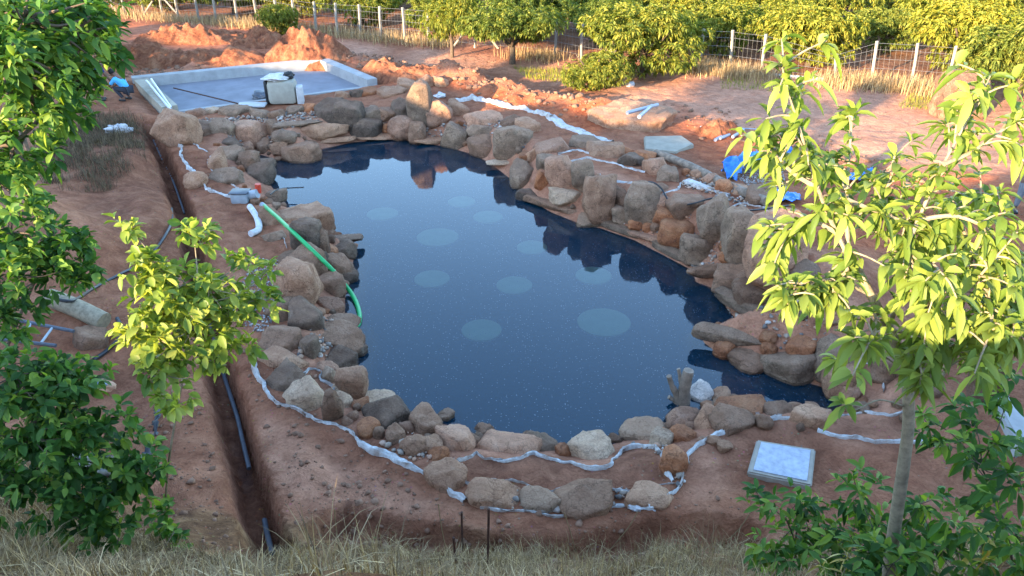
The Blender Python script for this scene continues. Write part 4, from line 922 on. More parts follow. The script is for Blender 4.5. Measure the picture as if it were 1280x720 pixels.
for a, b, l in [((894,175),(918,162),"left pipe of the loose grey bundle on the red earth"), ((900,173),(929,162),"middle pipe of the loose grey bundle on the red earth"), ((916,171),(929,163),"short right pipe of the loose grey bundle on the red earth")]:
    p0 = hit(*a, .06); p1 = hit(*b, .06); MBx = MB(); MBx.tube([p0, p1], .05, 12); tag(MBx.build("grey_pipe", M_PVC, loc=(p0 + p1) / 2), l, "pipe", "loose grey pipes")
line_thing("thin_rod", [(875,159),(905,160),(960,163)], .02, M_PVC, "long thin grey rod on the ground behind the loose pipe bundle", "rod")
p0 = hit(785,106,.08); p1 = hit(791,105,.08); tag(MB().tube([p0, p1], .11, 12).build("pipe_offcut", M_CONC_W, loc=p0), "short white pipe offcut on the ground below the big bush", "pipe")

# concrete slabs and covers
def slab_px(name, px, z, thick, mat, label, cat, bev=.02):
    pts = [W(u, v, z) for u, v in px]; c = sum(pts) / len(pts)
    bm = bmesh.new(); top = [bm.verts.new(tuple(p - c)) for p in pts]; f = bm.faces.new(top); bm.normal_update()
    if f.normal.z < 0: f.normal_flip()
    e = bmesh.ops.extrude_face_region(bm, geom=[f]); vs = [v for v in e["geom"] if isinstance(v, bmesh.types.BMVert)]
    for v in vs: v.co.z -= thick
    bmesh.ops.recalc_face_normals(bm, faces=bm.faces); bmesh.ops.bevel(bm, geom=list(bm.edges), offset=bev, segments=2, affect='EDGES')
    me = bpy.data.meshes.new(name); bm.to_mesh(me); bm.free(); me.materials.append(mat)
    return link(name, me, None, tuple(c)), c, pts
c0 = hit(977, 580); zt = float(c0[2]) + .10
o, c, pts = slab_px("cover_frame", [(946,549),(1020,561),(1015,607),(934,590)], zt, .18, simple("cover_frame_concrete", (.32, .28, .23), .85, .2, 5), None, None)
cov = thing("inspection_cover", "square white inspection cover in a concrete frame on the near path", "cover", c)
o.location = (0, 0, 0); o.parent = cov
ctr = sum(pts) / 4
inn = [p + (ctr - p) * .17 for p in pts]
bm = bmesh.new(); vv = [bm.verts.new(tuple(p - c + np.array([0, 0, .012]))) for p in inn]; f = bm.faces.new(vv); bm.normal_update()
if f.normal.z < 0: f.normal_flip()
e = bmesh.ops.extrude_face_region(bm, geom=[f]); [setattr(v.co, "z", v.co.z - .02) for v in e["geom"] if isinstance(v, bmesh.types.BMVert)]
bmesh.ops.recalc_face_normals(bm, faces=bm.faces); me = bpy.data.meshes.new("plate"); bm.to_mesh(me); bm.free()
me.materials.append(simple("pale_blue_plate", (0.36, 0.39, 0.46), .6, .25, 9, bmp=.25)); link("plate", me, cov)
mbp = MB()
for k in range(9):
    t = (k + 1) / 10; a = inn[0] + (inn[1] - inn[0]) * t; b = inn[3] + (inn[2] - inn[3]) * t
    mbp.tube([a * .97 + b * .03 + [0, 0, .013], a * .03 + b * .97 + [0, 0, .013]], .006, 6)
pass
z_ = float(hit(833,180)[2]) + .22
o, c, _ = slab_px("concrete_slab", [(805,170),(852,169),(868,180),(845,190),(806,186)], z_ - .1, .3, simple("concrete_weathered", (.29, .26, .21), .85, .2, 3), None, None, .03); tag(o, "pale grey concrete slab on the right bank beside the earth crusted boulder", "slab")
z_ = float(hit(1240,490)[2]) + .18
o, c, _ = slab_px("white_kerb", [(1226,466),(1240,462),(1300,545),(1275,556)], z_, .3, M_CONC, None, None, .03); tag(o, "white concrete kerb strip behind the leaves on the right", "kerb")
o, c, _ = slab_px("whitewashed_kerb", [(855,225),(861,222),(913,242),(909,246)], float(hit(884,234)[2]) + .05, .12, M_LINER, None, None, .015); tag(o, "white rendered kerb strip between the log stones and the right bed", "kerb")
p0, p1 = hit(820,191,.12), hit(958,252,.12)
lg = smooth_line([p0, p0 * .66 + p1 * .34 + [0.02, 0, .03], p0 * .33 + p1 * .67 + [-.03, 0, .0], p1], 8); r_ = .11 + .02 * np.array([noise2(np.array([k * .9]), np.array([0.5]), 3)[0] for k in range(len(lg))])
tag(MB().tube(lg, r_, 12).build("long_log", M_WOOD, loc=p0), "long grey log lying along the top of the right bank", "log")
# tarpaulin with gravel on it
def tarp(px, label, mat, seed, z=.12, n=26, amp=.22, name="tarpaulin"):
    P = region(px); x0, x1 = min(p[0] for p in P), max(p[0] for p in P); y0, y1 = min(p[1] for p in P), max(p[1] for p in P)
    xs = np.linspace(x0, x1, n); ys = np.linspace(y0, y1, n); X, Y = np.meshgrid(xs, ys); k = inside(X, Y, P)
    Z = hz(X, Y) + z * (.5 + fbm2(X * 1.4, Y * 1.4, seed)) + amp * np.abs(fbm2(X * 3, Y * 3, seed + 2)); ii = np.arange(n * n).reshape(n, n)
    q = [(ii[j, i], ii[j, i + 1], ii[j + 1, i + 1], ii[j + 1, i]) for j in range(n - 1) for i in range(n - 1) if k[j, i] and k[j + 1, i + 1] and k[j, i + 1] and k[j + 1, i]]
    V = np.stack([X, Y, Z], -1).reshape(-1, 3); org = np.array([*P[0], float(hz(*P[0]))]); o = link(name, mesh_np(name, V - org, [np.array(q)], mat, True), None, tuple(org))
    so = o.modifiers.new("thickness", 'SOLIDIFY'); so.thickness = .01; return tag(o, label, "tarpaulin")
tarp([(898,214),(945,202),(985,188),(1000,198),(960,214),(932,222),(915,230),(903,224)], "bright blue tarpaulin crumpled beside the gravel heap", M_BLUE, 5, z=.3, n=40, amp=.4)
tarp([(1045,222),(1090,214),(1092,228),(1060,232)], "smaller blue tarpaulin piece behind the young tree", M_BLUE, 8, n=30)
tarp([(955,240),(1000,246),(1000,258),(970,256)], "strip of blue tarpaulin at the near end of the long log", M_BLUE, 15, n=30)
tarp([(150,455),(185,462),(196,500),(190,560),(160,580),(110,575),(60,560),(70,600),(180,610),(205,520),(190,450)], "black plastic sheeting crumpled in the pit behind the dark shrubs", M_BLACKP, 11, n=60, amp=.3)

# driftwood stump in the water
b0 = W(852, 503, 0.0); st = thing("driftwood_stump", "weathered driftwood stump with cut prongs standing in the near water", "stump", b0)
def vp(u, v, dy=0): return VP(u, v, b0[1] + dy)
MB().tube(smooth_line([vp(854,508) - [0, 0, .15], vp(855,490), vp(858,475), vp(861,463)], 4), [.115] * 4 + [.095] * 4 + [.088] * 4 + [.082], 14).build("prong", M_WOOD, st)
MB().tube(smooth_line([vp(850,508) - [0, 0, .15], vp(846,495), vp(840,482), vp(836,470)], 4), [.075] * 4 + [.055] * 4 + [.042] * 5, 12).build("prong", M_WOOD, st)
MB().tube(smooth_line([vp(853,500, .12), vp(853,485, .14), vp(850,470, .16), vp(848,461, .18)], 4), [.06] * 4 + [.045] * 4 + [.03] * 5, 10).build("prong", M_WOOD, st)
MB().tube(smooth_line([vp(852,505), vp(842,500), vp(836,496)], 4), [.05] * 4 + [.035] * 5, 10).build("root", M_WOOD, st)

# rods in the near ground
for a, b, l in [((577,640),(578,690),"thin rusty rod in the near grass, left of the tallest"), ((611,636),(609,712),"tallest thin rusty rod in the near grass"), ((567,672),(571,716),"leftmost thin rusty rod in the near grass"), ((998,648),(995,684),"thin rusty rod beside the shrubs under the inspection cover")]:
    f = hit(b[0], b[1]); t = VP(a[0], a[1], f[1]); tag(MB().tube([f - [0, 0, .15], t], .013, 8).build("iron_rod", M_RUST, loc=f), l, "rod", "rusty rods in the near grass")

# things in the pit on the left
p0, p1 = hit(62,372,.22), hit(130,402,.22); tag(MB().tube(smooth_line([p0, (p0 + p1) / 2 + [0, 0, .03], p1], 6), .16, 16).build("cut_log", M_BARK, loc=p0), "thick cut log lying in the pit left of the sapling", "log")
o = put_rock(96,428,136,428,36,'b','b',"square brown block below the cut log in the left pit", name="stone_block", cat="block", group="stone blocks in the pit")
lt = thing("metal_ladder", "dark metal ladder frame lying in the left pit behind the shrubs", "ladder", hit(50, 410))
A0, A1, B0, B1 = hit(0,396,.3), hit(92,414,.3), hit(0,424,.3), hit(70,432,.3)
MB().tube([A0, A1], .03, 8).build("rail", M_DARKPIPE, lt); MB().tube([B0, B1], .03, 8).build("rail", M_DARKPIPE, lt)
for t in (.12, .42, .72): MB().tube([A0 + (A1 - A0) * t, B0 + (B1 - B0) * t], .02, 8).build("rung", M_GREYP, lt)
line_thing("black_hose", [(60,372),(90,378),(118,362),(150,345),(185,325),(213,285),(215,262)], .03, M_BLACKP, "black hose trailing over the log and up the left slope", "hose", zs=[.4,.3,.05,0,0,0,0])
line_thing("black_hose", [(147,400),(152,412),(150,425),(135,440),(118,452)], .035, M_BLACKP, "black hose looped round the square brown block", "hose", zs=[.2,.15,.1,0,0])
sk = thing("fallen_sack", "tan and blue sack with a maroon end lying beside the black sheeting", "sack", hit(122, 488))
c = np.array(sk.location); P, F = ICO[4]
def blob(off, size, seed, amp, rz):
    V = P * (1 + amp * fbm3(P * 2 + seed, seed, 3))[:, None] * size; a = rz; V = np.stack([V[:, 0] * math.cos(a) - V[:, 1] * math.sin(a), V[:, 0] * math.sin(a) + V[:, 1] * math.cos(a), V[:, 2]], 1); return V + c + off
MB().add(blob([.02, 0, .12], [.30, .13, .12], 3, .35, -.25), [F]).build("body", M_SACK, sk); MB().add(blob([.05, -.07, .19], [.20, .055, .04], 5, .3, -.25), [F]).build("side_panel", M_SACKB, sk)
MB().add(blob([-.26, .07, .14], [.11, .10, .11], 7, .5, 0), [F]).build("end_flap", M_MAROON, sk)

# ------------------------------------------------------------------ shallow concrete tank at the back
cA, cB, cC, cD = [np.array([*p, 0]) for p in TANK]; tk = thing("concrete_tank", "shallow empty concrete tank with a low rim at the far left", "tank", (cA + cC) / 2 + [0, 0, .42])
MB().prism([p[:2] for p in (cA, cB, cC, cD)], .36, .50).build("floor", M_CONC_F, tk, smooth=False)
ctr = (cA + cB + cC + cD) / 4
def rim(a, b, z1, wd=.42):
    d = (b - a) / np.linalg.norm(b - a); n_ = np.array([-d[1], d[0], 0]); n_ = n_ if np.dot(n_, ctr - a) > 0 else -n_
    return MB().prism([(a)[:2], (b)[:2], (b + n_ * wd)[:2], (a + n_ * wd)[:2]], .30, z1)
rim(cA, cB, .88).build("rim_wall", M_CONC, tk, smooth=False); rim(cB, cC, .884).build("rim_wall", M_CONC, tk, smooth=False); rim(cD, cC, .60, .2).build("rim_wall", M_CONC, tk, smooth=False); rim(cA, cD, .82, .5).build("rim_wall", M_PLY, tk, smooth=False)
for a, b, l in [((183,101),(213,137),"left one of two bright metal bars leaning on the tank rim"), ((189,99),(214,135),"right one of two bright metal bars leaning on the tank rim")]:
    p0, p1 = W(*a, 1.0), W(*b, .8); tag(MB().tube([p0, p1], .04, 8).build("metal_bar", M_ALU, loc=p1), l, "bar", "bright bars on the tank")
p0, p1 = W(217,110,.62), W(300,130,.62); tag(MB().tube([p0, p1], .025, 8).build("iron_rod", M_RUST, loc=p0), "long dark rod lying across the tank floor", "rod")
c = W(355,129,.70); bxr = thing("grey_box", "light grey box topped by a white sheet and a black bag at the tank edge", "box", c)
def rz(a): return np.array([[math.cos(a), -math.sin(a), 0], [math.sin(a), math.cos(a), 0], [0, 0, 1]])
MB().box(c + [0.02, 0, .42], (.95, .7, .80), rz(.12), .14).build("body", simple("cream_plastic", (.34, .32, .27), .6, .15, 4), bxr); MB().box(c + [-.50, -.05, .42], (.09, .5, .78), rz(.12), .02).build("dark_side", M_BLACKP, bxr); MB().box(c + [.62, -.06, .32], (.22, .4, .60), rz(.2), .03).build("side_board", M_CONC_W, bxr)
def rag_at(p, r, label, mat, seed, name, cat, hh=.4):
    V = P * (1 + .7 * fbm3(P * 1.8 + seed, seed, 3))[:, None] * [r, r * .9, r * hh]; return tag(link(name, mesh_np(name, V, [F], mat, True), None, tuple(p)), label, cat)
rag_at(c + [-.12, 0, .88], .42, "white crumpled sheet on top of the grey box", M_CLOTH, 4, "white_sheet", "sheet", .25); rag_at(c + [.30, .05, .95], .17, "small black bag on top of the grey box", M_BLACKP, 6, "black_bag", "bag", .8)
rag_at(W(327,120,.6), .38, "dark grey sack lying on the tank floor left of the grey box", M_DARKPIPE, 8, "grey_sack", "sack", .5)
p = W(315,131,.78); tag(MB().box(p, (.95, .5, .06), rz(.06), .015).build("white_board", M_CONC_W, loc=p), "flat white board lying left of the grey box on the wall top", "board")

# ------------------------------------------------------------------ heaps of red earth
M_RAW = None
def raw_mat():
    m, n, b = mat_new("raw_red_earth"); pos = N(n, "ShaderNodeNewGeometry").outputs["Position"]
    mid = tex_noise(n, pos, 2.2, 6, .7, .8); fine = tex_noise(n, pos, 12, 5, .75)
    col = ramp(n, mid, [(.30, (.15, .05, .03)), (.5, (.30, .115, .06)), (.7, (.42, .20, .11))]); col = mix(n, .7, col, ramp(n, fine, [(.3, (.55, .5, .5)), (.5, (1, 1, 1)), (.7, (1.25, 1.2, 1.15))]), 'MULTIPLY')
    n.links.new(col, b.inputs["Base Color"]); b.inputs["Roughness"].default_value = .95; b.inputs["Specular IOR Level"].default_value = .1; p = bump(n, mid, .9, .2, b); bump(n, fine, .8, .07, b, p); return m
M_RAW = raw_mat()
def heap(u0, u1, v, hgt, dep, label, seed):
    a, b = hit(u0, v), hit(u1, v); c = (a + b) / 2; L = np.linalg.norm(b - a); n1, n2 = 90, 40; s = np.linspace(-1, 1, n1); t = np.linspace(-1, 1, n2); S, T = np.meshgrid(s, t)
    d = (b - a) / L; n_ = np.array([-d[1], d[0], 0]); X = c[0] + d[0] * S * L / 2 + n_[0] * T * dep; Y = c[1] + d[1] * S * L / 2 + n_[1] * T * dep
    f = np.clip(1 - np.abs(S) ** 3, 0, 1) * np.clip(1 - np.abs(T) ** 1.6, 0, 1); Z = hz(X, Y) - .06 + hgt * f * (1 + .9 * fbm2(X * .7, Y * .7, seed) + .55 * fbm2(X * 2.6, Y * 2.6, seed + 4)) + .10 * (f > .05) * fbm2(X * 7, Y * 7, seed + 8)
    V = np.stack([X, Y, Z], -1).reshape(-1, 3) - c; ii = np.arange(n1 * n2).reshape(n2, n1); q = np.stack([ii[:-1, :-1], ii[:-1, 1:], ii[1:, 1:], ii[1:, :-1]], -1).reshape(-1, 4)
    return tag(link("earth_heap", mesh_np("earth_heap", V, [q], M_RAW, True), None, tuple(c)), label, "earth heap", "heaps of dug red earth")
heap(110,345,76,.62,1.5,"longest heap of dug red earth behind the tank, with sunlit crest",1); heap(170,310,49,.75,1.5,"far heap of dug red earth nearest the left fence posts",2); heap(335,440,70,.85,1.5,"rounded orange heap of dug earth behind the tank's far corner",3)
heap(290,360,55,.7,1.2,"small bright heap of dug earth under the roadside shrub",4); heap(445,540,96,.5,1.0,"low dark red heap of earth right of the tank corner",5); heap(870,930,168,.35,.6,"small crumbly red heap on the field beside the loose pipes",6)

# clods of dug earth lying about: nobody could count them
def clods(n, seed):
    g = np.random.default_rng(seed); Vs = []; Fs = []; P0, F0 = ICO[2]; P1, F1 = ico(1); cnt = 0
    lines = [(TRENCH, .55, .34), (BERMS[0][0], .9, .2), (BERMS[1][0], 1.0, .1), (BERMS[2][0], 1.2, .1), (BANKCUT, .5, .2), ([W(u, v, .4)[:2] for u, v in [(330,500),(400,600),(520,640)]], .9, .1), ([W(u, v, .6)[:2] for u, v in [(850,140),(960,180),(1100,230),(1250,280)]], 1.2, .2), ([W(u, v, .4)[:2] for u, v in [(230,480),(250,600),(280,690)]], .8, .1)]
    for k in range(n):
        L, w, cut = lines[g.integers(len(lines))]; near_ = L is TRENCH or L is BANKCUT or L[0][1] < 13; i = g.integers(len(L) - 1); t = g.random(); p = np.array(L[i]) * (1 - t) + np.array(L[i + 1]) * t; q = p + g.normal(size=2) * w * .6
        if seg_dist(np.array([q[0]]), np.array([q[1]]), TRENCH)[0] < .36: continue
        s = (.012 * 5.0 ** (g.random() ** 3.0)) if near_ else .03 * 4.5 ** (g.random() ** 2.2)
        Pn, Fn = (P0, F0) if s > .07 else (P1, F1)
        V = Pn * (1 + .28 * g.normal(size=(len(Pn), 1)) * (.6 if s > .07 else 1)) * [s, s * g.uniform(.7, 1), s * g.uniform(.5, .8)]; a = g.uniform(0, 6.28)
        V = np.stack([V[:, 0] * math.cos(a) - V[:, 1] * math.sin(a), V[:, 0] * math.sin(a) + V[:, 1] * math.cos(a), V[:, 2]], 1); Vs.append(V + [q[0], q[1], float(hz(q[0], q[1])) + s * .15]); Fs.append(Fn + cnt); cnt += len(Pn)
    return link("earth_clods", mesh_np("earth_clods", np.concatenate(Vs), [np.concatenate(Fs)], M_CLOD, True))
M_CLOD = simple("earth_clod", (0.235, 0.13, 0.085), .95, .4, 5, bmp=.5, spec=.1)
tag(clods(2600, 12), "crumbled clods of brown earth along the trench and paths", None, kind="stuff")
# ------------------------------------------------------------------ leaves
def unit(a): return a / (np.linalg.norm(a, axis=-1, keepdims=True) + 1e-9)
def leaf_arrays(P, D, L, Wd, droop, fold=.25, rich=True, g=None):
    """P base points, D directions, L lengths, Wd widths: V, list of polygons, owner index"""
    n = len(P); D = unit(D); up = np.tile([0, 0, 1.0], (n, 1)) + (g.normal(size=(n, 3)) * .35 if g is not None else 0)
    S = unit(np.cross(D, up)); U = np.cross(S, D); L = L[:, None]; Wd = Wd[:, None]; dr = droop[:, None] if not np.isscalar(droop) else droop
    def cen(t): return P + D * L * t + np.array([0, 0, -1.0]) * dr * L * t * t
    if rich:
        rows = [cen(0.0)]
        for t, w in ((.30, .85), (.58, 1.0), (.82, .62)):
            c = cen(t); rows += [c - S * Wd * w * .5 + U * Wd * w * fold, c, c + S * Wd * w * .5 + U * Wd * w * fold]
        rows.append(cen(1.0)); V = np.stack(rows, 1); m = 11
        tri = [(0, 2, 1), (0, 3, 2), (7, 8, 10), (8, 9, 10)]; qd = [(1, 2, 5, 4), (2, 3, 6, 5), (4, 5, 8, 7), (5, 6, 9, 8)]
    else:
        c = cen(.5); V = np.stack([cen(0.0), c - S * Wd * .5 + U * Wd * fold, cen(1.0), c + S * Wd * .5 + U * Wd * fold], 1); m = 4
        tri = [(0, 2, 1), (0, 3, 2)]; qd = []
    base = (np.arange(n) * m)[:, None, None]; F = [(base + np.array(tri)[None]).reshape(-1, 3)]
    if qd: F.append((base + np.array(qd)[None]).reshape(-1, 4))
    return V.reshape(-1, 3), F, np.repeat(np.arange(n), m)
class Foliage:
    def __init__(s, seed): s.g = np.random.default_rng(seed); s.P = []; s.D = []; s.L = []; s.W = []; s.R = []; s.Dr = []
    def rosette(s, p, axis, k, L, ratio, spread=.9, droop=.25, tone=.5, length=.0):
        g = s.g; axis = unit(np.asarray(axis, float)); a = np.cross(axis, [0.3, .2, 1.0]); a = unit(a); b = np.cross(axis, a)
        ph = np.arange(k) * 2.4 + g.uniform(0, 6.28); sp = spread * g.uniform(.7, 1.25, k)
        D = axis * np.cos(sp)[:, None] + (a * np.cos(ph)[:, None] + b * np.sin(ph)[:, None]) * np.sin(sp)[:, None]
        s.P.append(p - axis * (np.linspace(0, 1, k)[:, None] * length) + g.normal(size=(k, 3)) * L * .04); s.D.append(D); l = L * g.uniform(.65, 1.15, k); s.L.append(l); s.W.append(l * ratio * g.uniform(.85, 1.15, k))
        s.Dr.append(droop * g.uniform(.5, 1.5, k)); s.R.append(np.clip(tone + g.normal(size=k) * .18, 0, 1))
    def count(s): return sum(len(p) for p in s.P)
    def mesh(s, name, mat, org, rich=True, fold=.25):
        V, F, own = leaf_arrays(np.concatenate(s.P), np.concatenate(s.D), np.concatenate(s.L), np.concatenate(s.W), np.concatenate(s.Dr), fold, rich, s.g)
        return mesh_np(name, V - np.asarray(org), F, mat, True, attr=np.concatenate(s.R)[own])

# ------------------------------------------------------------------ orchard beyond the fence
def crown_proto(seed, nros, rx, rz_, k=9, L=.21, ratio=.30, hole=.0, mat=M_LEAF_MANGO):
    f = Foliage(seed); g = f.g; lob = unit(g.normal(size=(11, 3))) * [1, 1, .8]; lob[:, 2] = lob[:, 2] * .95 + .05
    lc = lob * [rx * .62, rx * .62, rz_ * .55]; lr = g.uniform(.40, .62, 11)
    for _ in range(nros):
        i = g.integers(11); d = unit(g.normal(size=3)); d[2] = d[2] * .9 + .1; rad = lr[i] * (g.random() ** .33 if g.random() < .45 else g.uniform(.9, 1.05))
        p = lc[i] + d * rad * [rx * .8, rx * .8, rz_ * .75]; 
        if p[2] < -rz_ * .95: continue
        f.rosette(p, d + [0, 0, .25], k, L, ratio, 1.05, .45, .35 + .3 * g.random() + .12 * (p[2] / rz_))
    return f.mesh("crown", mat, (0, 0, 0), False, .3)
CROWNS = [crown_proto(50 + i, 1350, 1.0 * 2.3, 1.75) for i in range(4)]
def trunk_proto(seed):
    g = np.random.default_rng(seed); mb = MB(); mb.tube([(0, 0, -.3), (.03, 0, .5), (.0, .05, 1.2)], [.16, .13, .11], 10)
    for k in range(5):
        a = k * 1.26 + g.uniform(-.3, .3); e = np.array([math.cos(a) * 1.2, math.sin(a) * 1.2, 1.9 + g.uniform(0, .7)]); mb.tube(smooth_line([(0, .03, .9), e * [.4, .4, .6], e], 3), np.linspace(.09, .03, 7), 7)
    me = mesh_np("trunk", np.concatenate(mb.V), [np.concatenate(p) for p in mb.F.values()], M_BARK_D, True); return me
TRUNKS = [trunk_proto(3), trunk_proto(8)]
def orchard_tree(x, y, s, label, group, sz=1.0, i=0, zc=1.75, name="mango_tree"):
    t = thing(name, label, "tree", (x, y, float(hz(x, y))), group)
    tr = link("trunk", TRUNKS[i % 2], t); tr.scale = (s, s, s * sz)
    cr = link("crown", CROWNS[i % 4], t, (0, 0, zc * s * sz)); cr.scale = (s, s, s * sz); cr.rotation_euler = (0, 0, i * 1.9); return t
GRP = "orchard trees beyond the fence"
k = 0
ORD = ["first", "second", "third", "fourth", "fifth", "sixth", "seventh", "eighth", "ninth", "tenth", "eleventh", "twelfth", "thirteenth", "fourteenth", "fifteenth", "sixteenth", "seventeenth", "eighteenth", "nineteenth", "twentieth"]
FROW = [np.array(hit(u, v)[:2]) for u, v in [(120,12),(320,30),(505,51),(693,66),(875,84),(1043,99),(1186,109)]]
fa, fb = FROW[0], FROW[-1]; fd = (fb - fa) / np.linalg.norm(fb - fa); fn = np.array([-fd[1], fd[0]]); fn = fn if fn[1] > 0 else -fn
gt = np.random.default_rng(77)
for row in range(7):
    nrow = 0; 
    for j in range(-6, 46):
        p = fa + fd * (j * 4.7 + (row % 2) * 2.3 + gt.uniform(-.6, .6)) + fn * (1.8 + row * 5.0 + gt.uniform(-.3, .5))
        s = gt.uniform(.80, 1.18); u, v, dep = proj(np.array([p[0], p[1], 2.5])); ut, vt, _ = proj(np.array([p[0], p[1], 5.2]))
        if dep < 5 or u < -60 or u > 1340 or v < -70 or nrow >= 20: continue
        left = u < 330
        orchard_tree(p[0], p[1], s, "%s leafy mango tree from the left in orchard row %s behind the fence" % (ORD[nrow], ORD[row]), GRP, gt.uniform(.72, .98), int(gt.integers(0, 40)), 1.5); nrow += 1; k += 1
# trees standing on this side of the fence or in its line
def near_tree(u, v, s, label, sz=1.0, i=0, zc=1.75):
    p = hit(u, v); return orchard_tree(p[0], p[1], s, label, "trees standing on the near side of the fence", sz, i, zc)
near_tree(640, 80, 1.0, "dark mango tree with a bare trunk by the fence in the middle", .80, 1, 2.1)
near_tree(565, 72, .62, "slim young tree with bare lower stem left of the dark mango tree", 1.5, 5, 1.9)
near_tree(802, 96, 1.22, "broad sunlit mango tree on the field with crown near the ground", .80, 2, 1.55)
near_tree(742, 112, .62, "low sunlit bush at the left foot of the broad mango tree", .9, 7, 1.1)
near_tree(352, 46, .5, "small shrub growing at the edge of the red heaps", 1.1, 3, 1.5)
near_tree(1268, 125, .95, "sunlit tree at the right border behind the brown rounded boulder", 1.0, 6)
near_tree(70, 100, 1.15, "tall dark tree beside the tank at the far left", 1.15, 4, 1.7)
near_tree(15, 60, 1.1, "second dark tree at the left border beyond the tall one", 1.0, 9, 1.8)

# ------------------------------------------------------------------ fence
fence = thing("wire_fence", "wire fence on rough stone posts along the orchard", "fence", (float(fa[0]), float(fa[1]), float(hz(*fa))))
POSTS = [((119,-8),(124,12)),((136,-6),(143,14)),((151,-4),(157,20)),((176,-1),(181,18)),((199,-2),(203,20)),((219,-1),(224,25)),((244,3),(249,26)),((267,2),(271,29)),((294,8),(297,31)),((319,8),(323,28)),((345,17),(347,33)),((367,14),(370,38)),((393,14),(395,42)),((420,16),(422,44)),
         ((449,17),(450,46)),((475,17),(477,49)),((504,22),(506,51)),((535,21),(536,54)),((563,27),(564,56)),((594,30),(594,60)),((695,35),(694,67)),((728,36),(727,74)),((766,38),(764,80)),((879,45),(875,84)),((915,51),(912,86)),((956,58),(952,92)),((1044,84),(1043,100)),((1095,64),(1090,103)),((1145,69),(1139,106)),((1194,65),(1184,110)),((1232,72),(1222,114)),((1275,76),(1262,120))]
tops = []
for k, (t, b) in enumerate(POSTS):
    pb = hit(*b); pt = VP(t[0], t[1], pb[1]); hgt = 1.55 if k != 26 else 1.0; pt = pb + (pt - pb) * (hgt / max(pt[2] - pb[2], .3)); pt[0] = pb[0] + np.clip(pt[0] - pb[0], -.22, .22); tops.append((pb, pt))
    MB().tube(smooth_line([pb - [0, 0, .25], pb * .5 + pt * .5 + [.015 * (-1) ** k, 0, 0], pt], 2), .065, 4).build("post", M_POST, fence, smooth=False)
for u in (207, 590):
    a = hit(u, 22 if u < 300 else 57); b = min(tops, key=lambda q: np.linalg.norm(q[0] - a)); mb = MB(); mb.tube([b[1] * .85 + b[0] * .15, b[0] + [1.1, -.2, 0]], .05, 6); mb.tube([b[1] * .85 + b[0] * .15, b[0] + [-1.1, -.2, 0]], .05, 6); mb.build("brace", M_POST, fence)
wm = MB()
for fr in (.12, .35, .58, .8, .95):
    pts = [b * (1 - fr) + t * fr for b, t in tops]; wm.tube(pts, .006, 4, False)
for (b0_, t0_), (b1_, t1_) in zip(tops[:-1], tops[1:]):
    if np.linalg.norm(b0_ - b1_) > 6: continue
    for s in np.linspace(.1, .9, 7): wm.tube([(b0_ * (1 - s) + b1_ * s) * .9 + (t0_ * (1 - s) + t1_ * s) * .1, (b0_ * (1 - s) + b1_ * s) * .12 + (t0_ * (1 - s) + t1_ * s) * .88], .0035, 4, False)
wo = wm.build("wire_mesh", M_WIRE, fence)
kb = MB(); kb.tube([hit(u, v) + [0, 0, .05] for u, v in [(856,84),(912,88),(952,94),(1043,102),(1090,105),(1139,110),(1184,116)]], .07, 6); tag(kb.build("low_kerb", M_CONC, loc=hit(952,94)), "thin pale kerb line running along the right fence foot", "kerb")

# ------------------------------------------------------------------ grasses
def blades(name, pts, lo, hi, wd, lean, label, mat, seed, tone=.55, tspread=.25):
    g = np.random.default_rng(seed); n = len(pts); P = np.array([[x, y, float(z)] for x, y, z in pts]); a = g.uniform(0, 6.28, n); D = np.stack([np.cos(a), np.sin(a), 0 * a], 1); L = g.uniform(lo, hi, n); ln = np.abs(g.normal(size=n)) * lean
    S = np.stack([-np.sin(a), np.cos(a), 0 * a], 1); V = []
    for t, w in ((0, 1), (.4, .85), (.75, .5), (1, .0)):
        c = P + np.array([0, 0, 1.0]) * (L * t * np.cos(np.minimum(ln * t, 1.4)))[:, None] + D * (L * t * np.sin(np.minimum(ln * t * 1.1, 1.45)))[:, None]
        V += ([c - S * wd * w * .5, c + S * wd * w * .5] if w else [c])
    V = np.stack(V, 1); m = 7; base = (np.arange(n) * m)[:, None, None]; F = [(base + np.array([(0, 1, 3, 2), (2, 3, 5, 4)])[None]).reshape(-1, 4), (base + np.array([(4, 5, 6)])[None]).reshape(-1, 3)]
    R_ = np.repeat(np.clip(tone + g.normal(size=n) * tspread, 0, 1), m); o = link(name, mesh_np(name, V.reshape(-1, 3), F, mat, True, attr=R_)); return tag(o, label, None, kind="stuff")
def scatter(poly_px, n, seed, clump=0.0, top=None):
    p = region(poly_px); g = np.random.default_rng(seed); x0, x1 = min(q[0] for q in p), max(q[0] for q in p); y0, y1 = min(q[1] for q in p), max(q[1] for q in p); X = g.uniform(x0, x1, n * 8); Y = g.uniform(y0, y1, n * 8); k = inside(X, Y, p)
    if clump: k &= (fbm2(X * 2.2, Y * 2.2, seed) + g.normal(size=len(X)) * .15) > clump - .35
    X, Y = X[k][:n], Y[k][:n]; return np.stack([X, Y, hz(X, Y)], 1)
near_g = [(300,720),(330,700),(400,694),(470,690),(560,700),(620,690),(700,682),(780,678),(860,672),(940,670),(1000,672),(1300,690),(1400,760),(200,760)]
blades("dry_grass", np.concatenate([scatter(near_g, 19000, 1, .42), scatter([(0,600),(60,610),(150,650),(220,690),(310,705),(340,760),(-150,760),(-150,600)], 11000, 2, .32)]), .07, .27, .007, .95, "dry straw coloured grass on the near embankment", M_STRAW, 5, .55, .28)
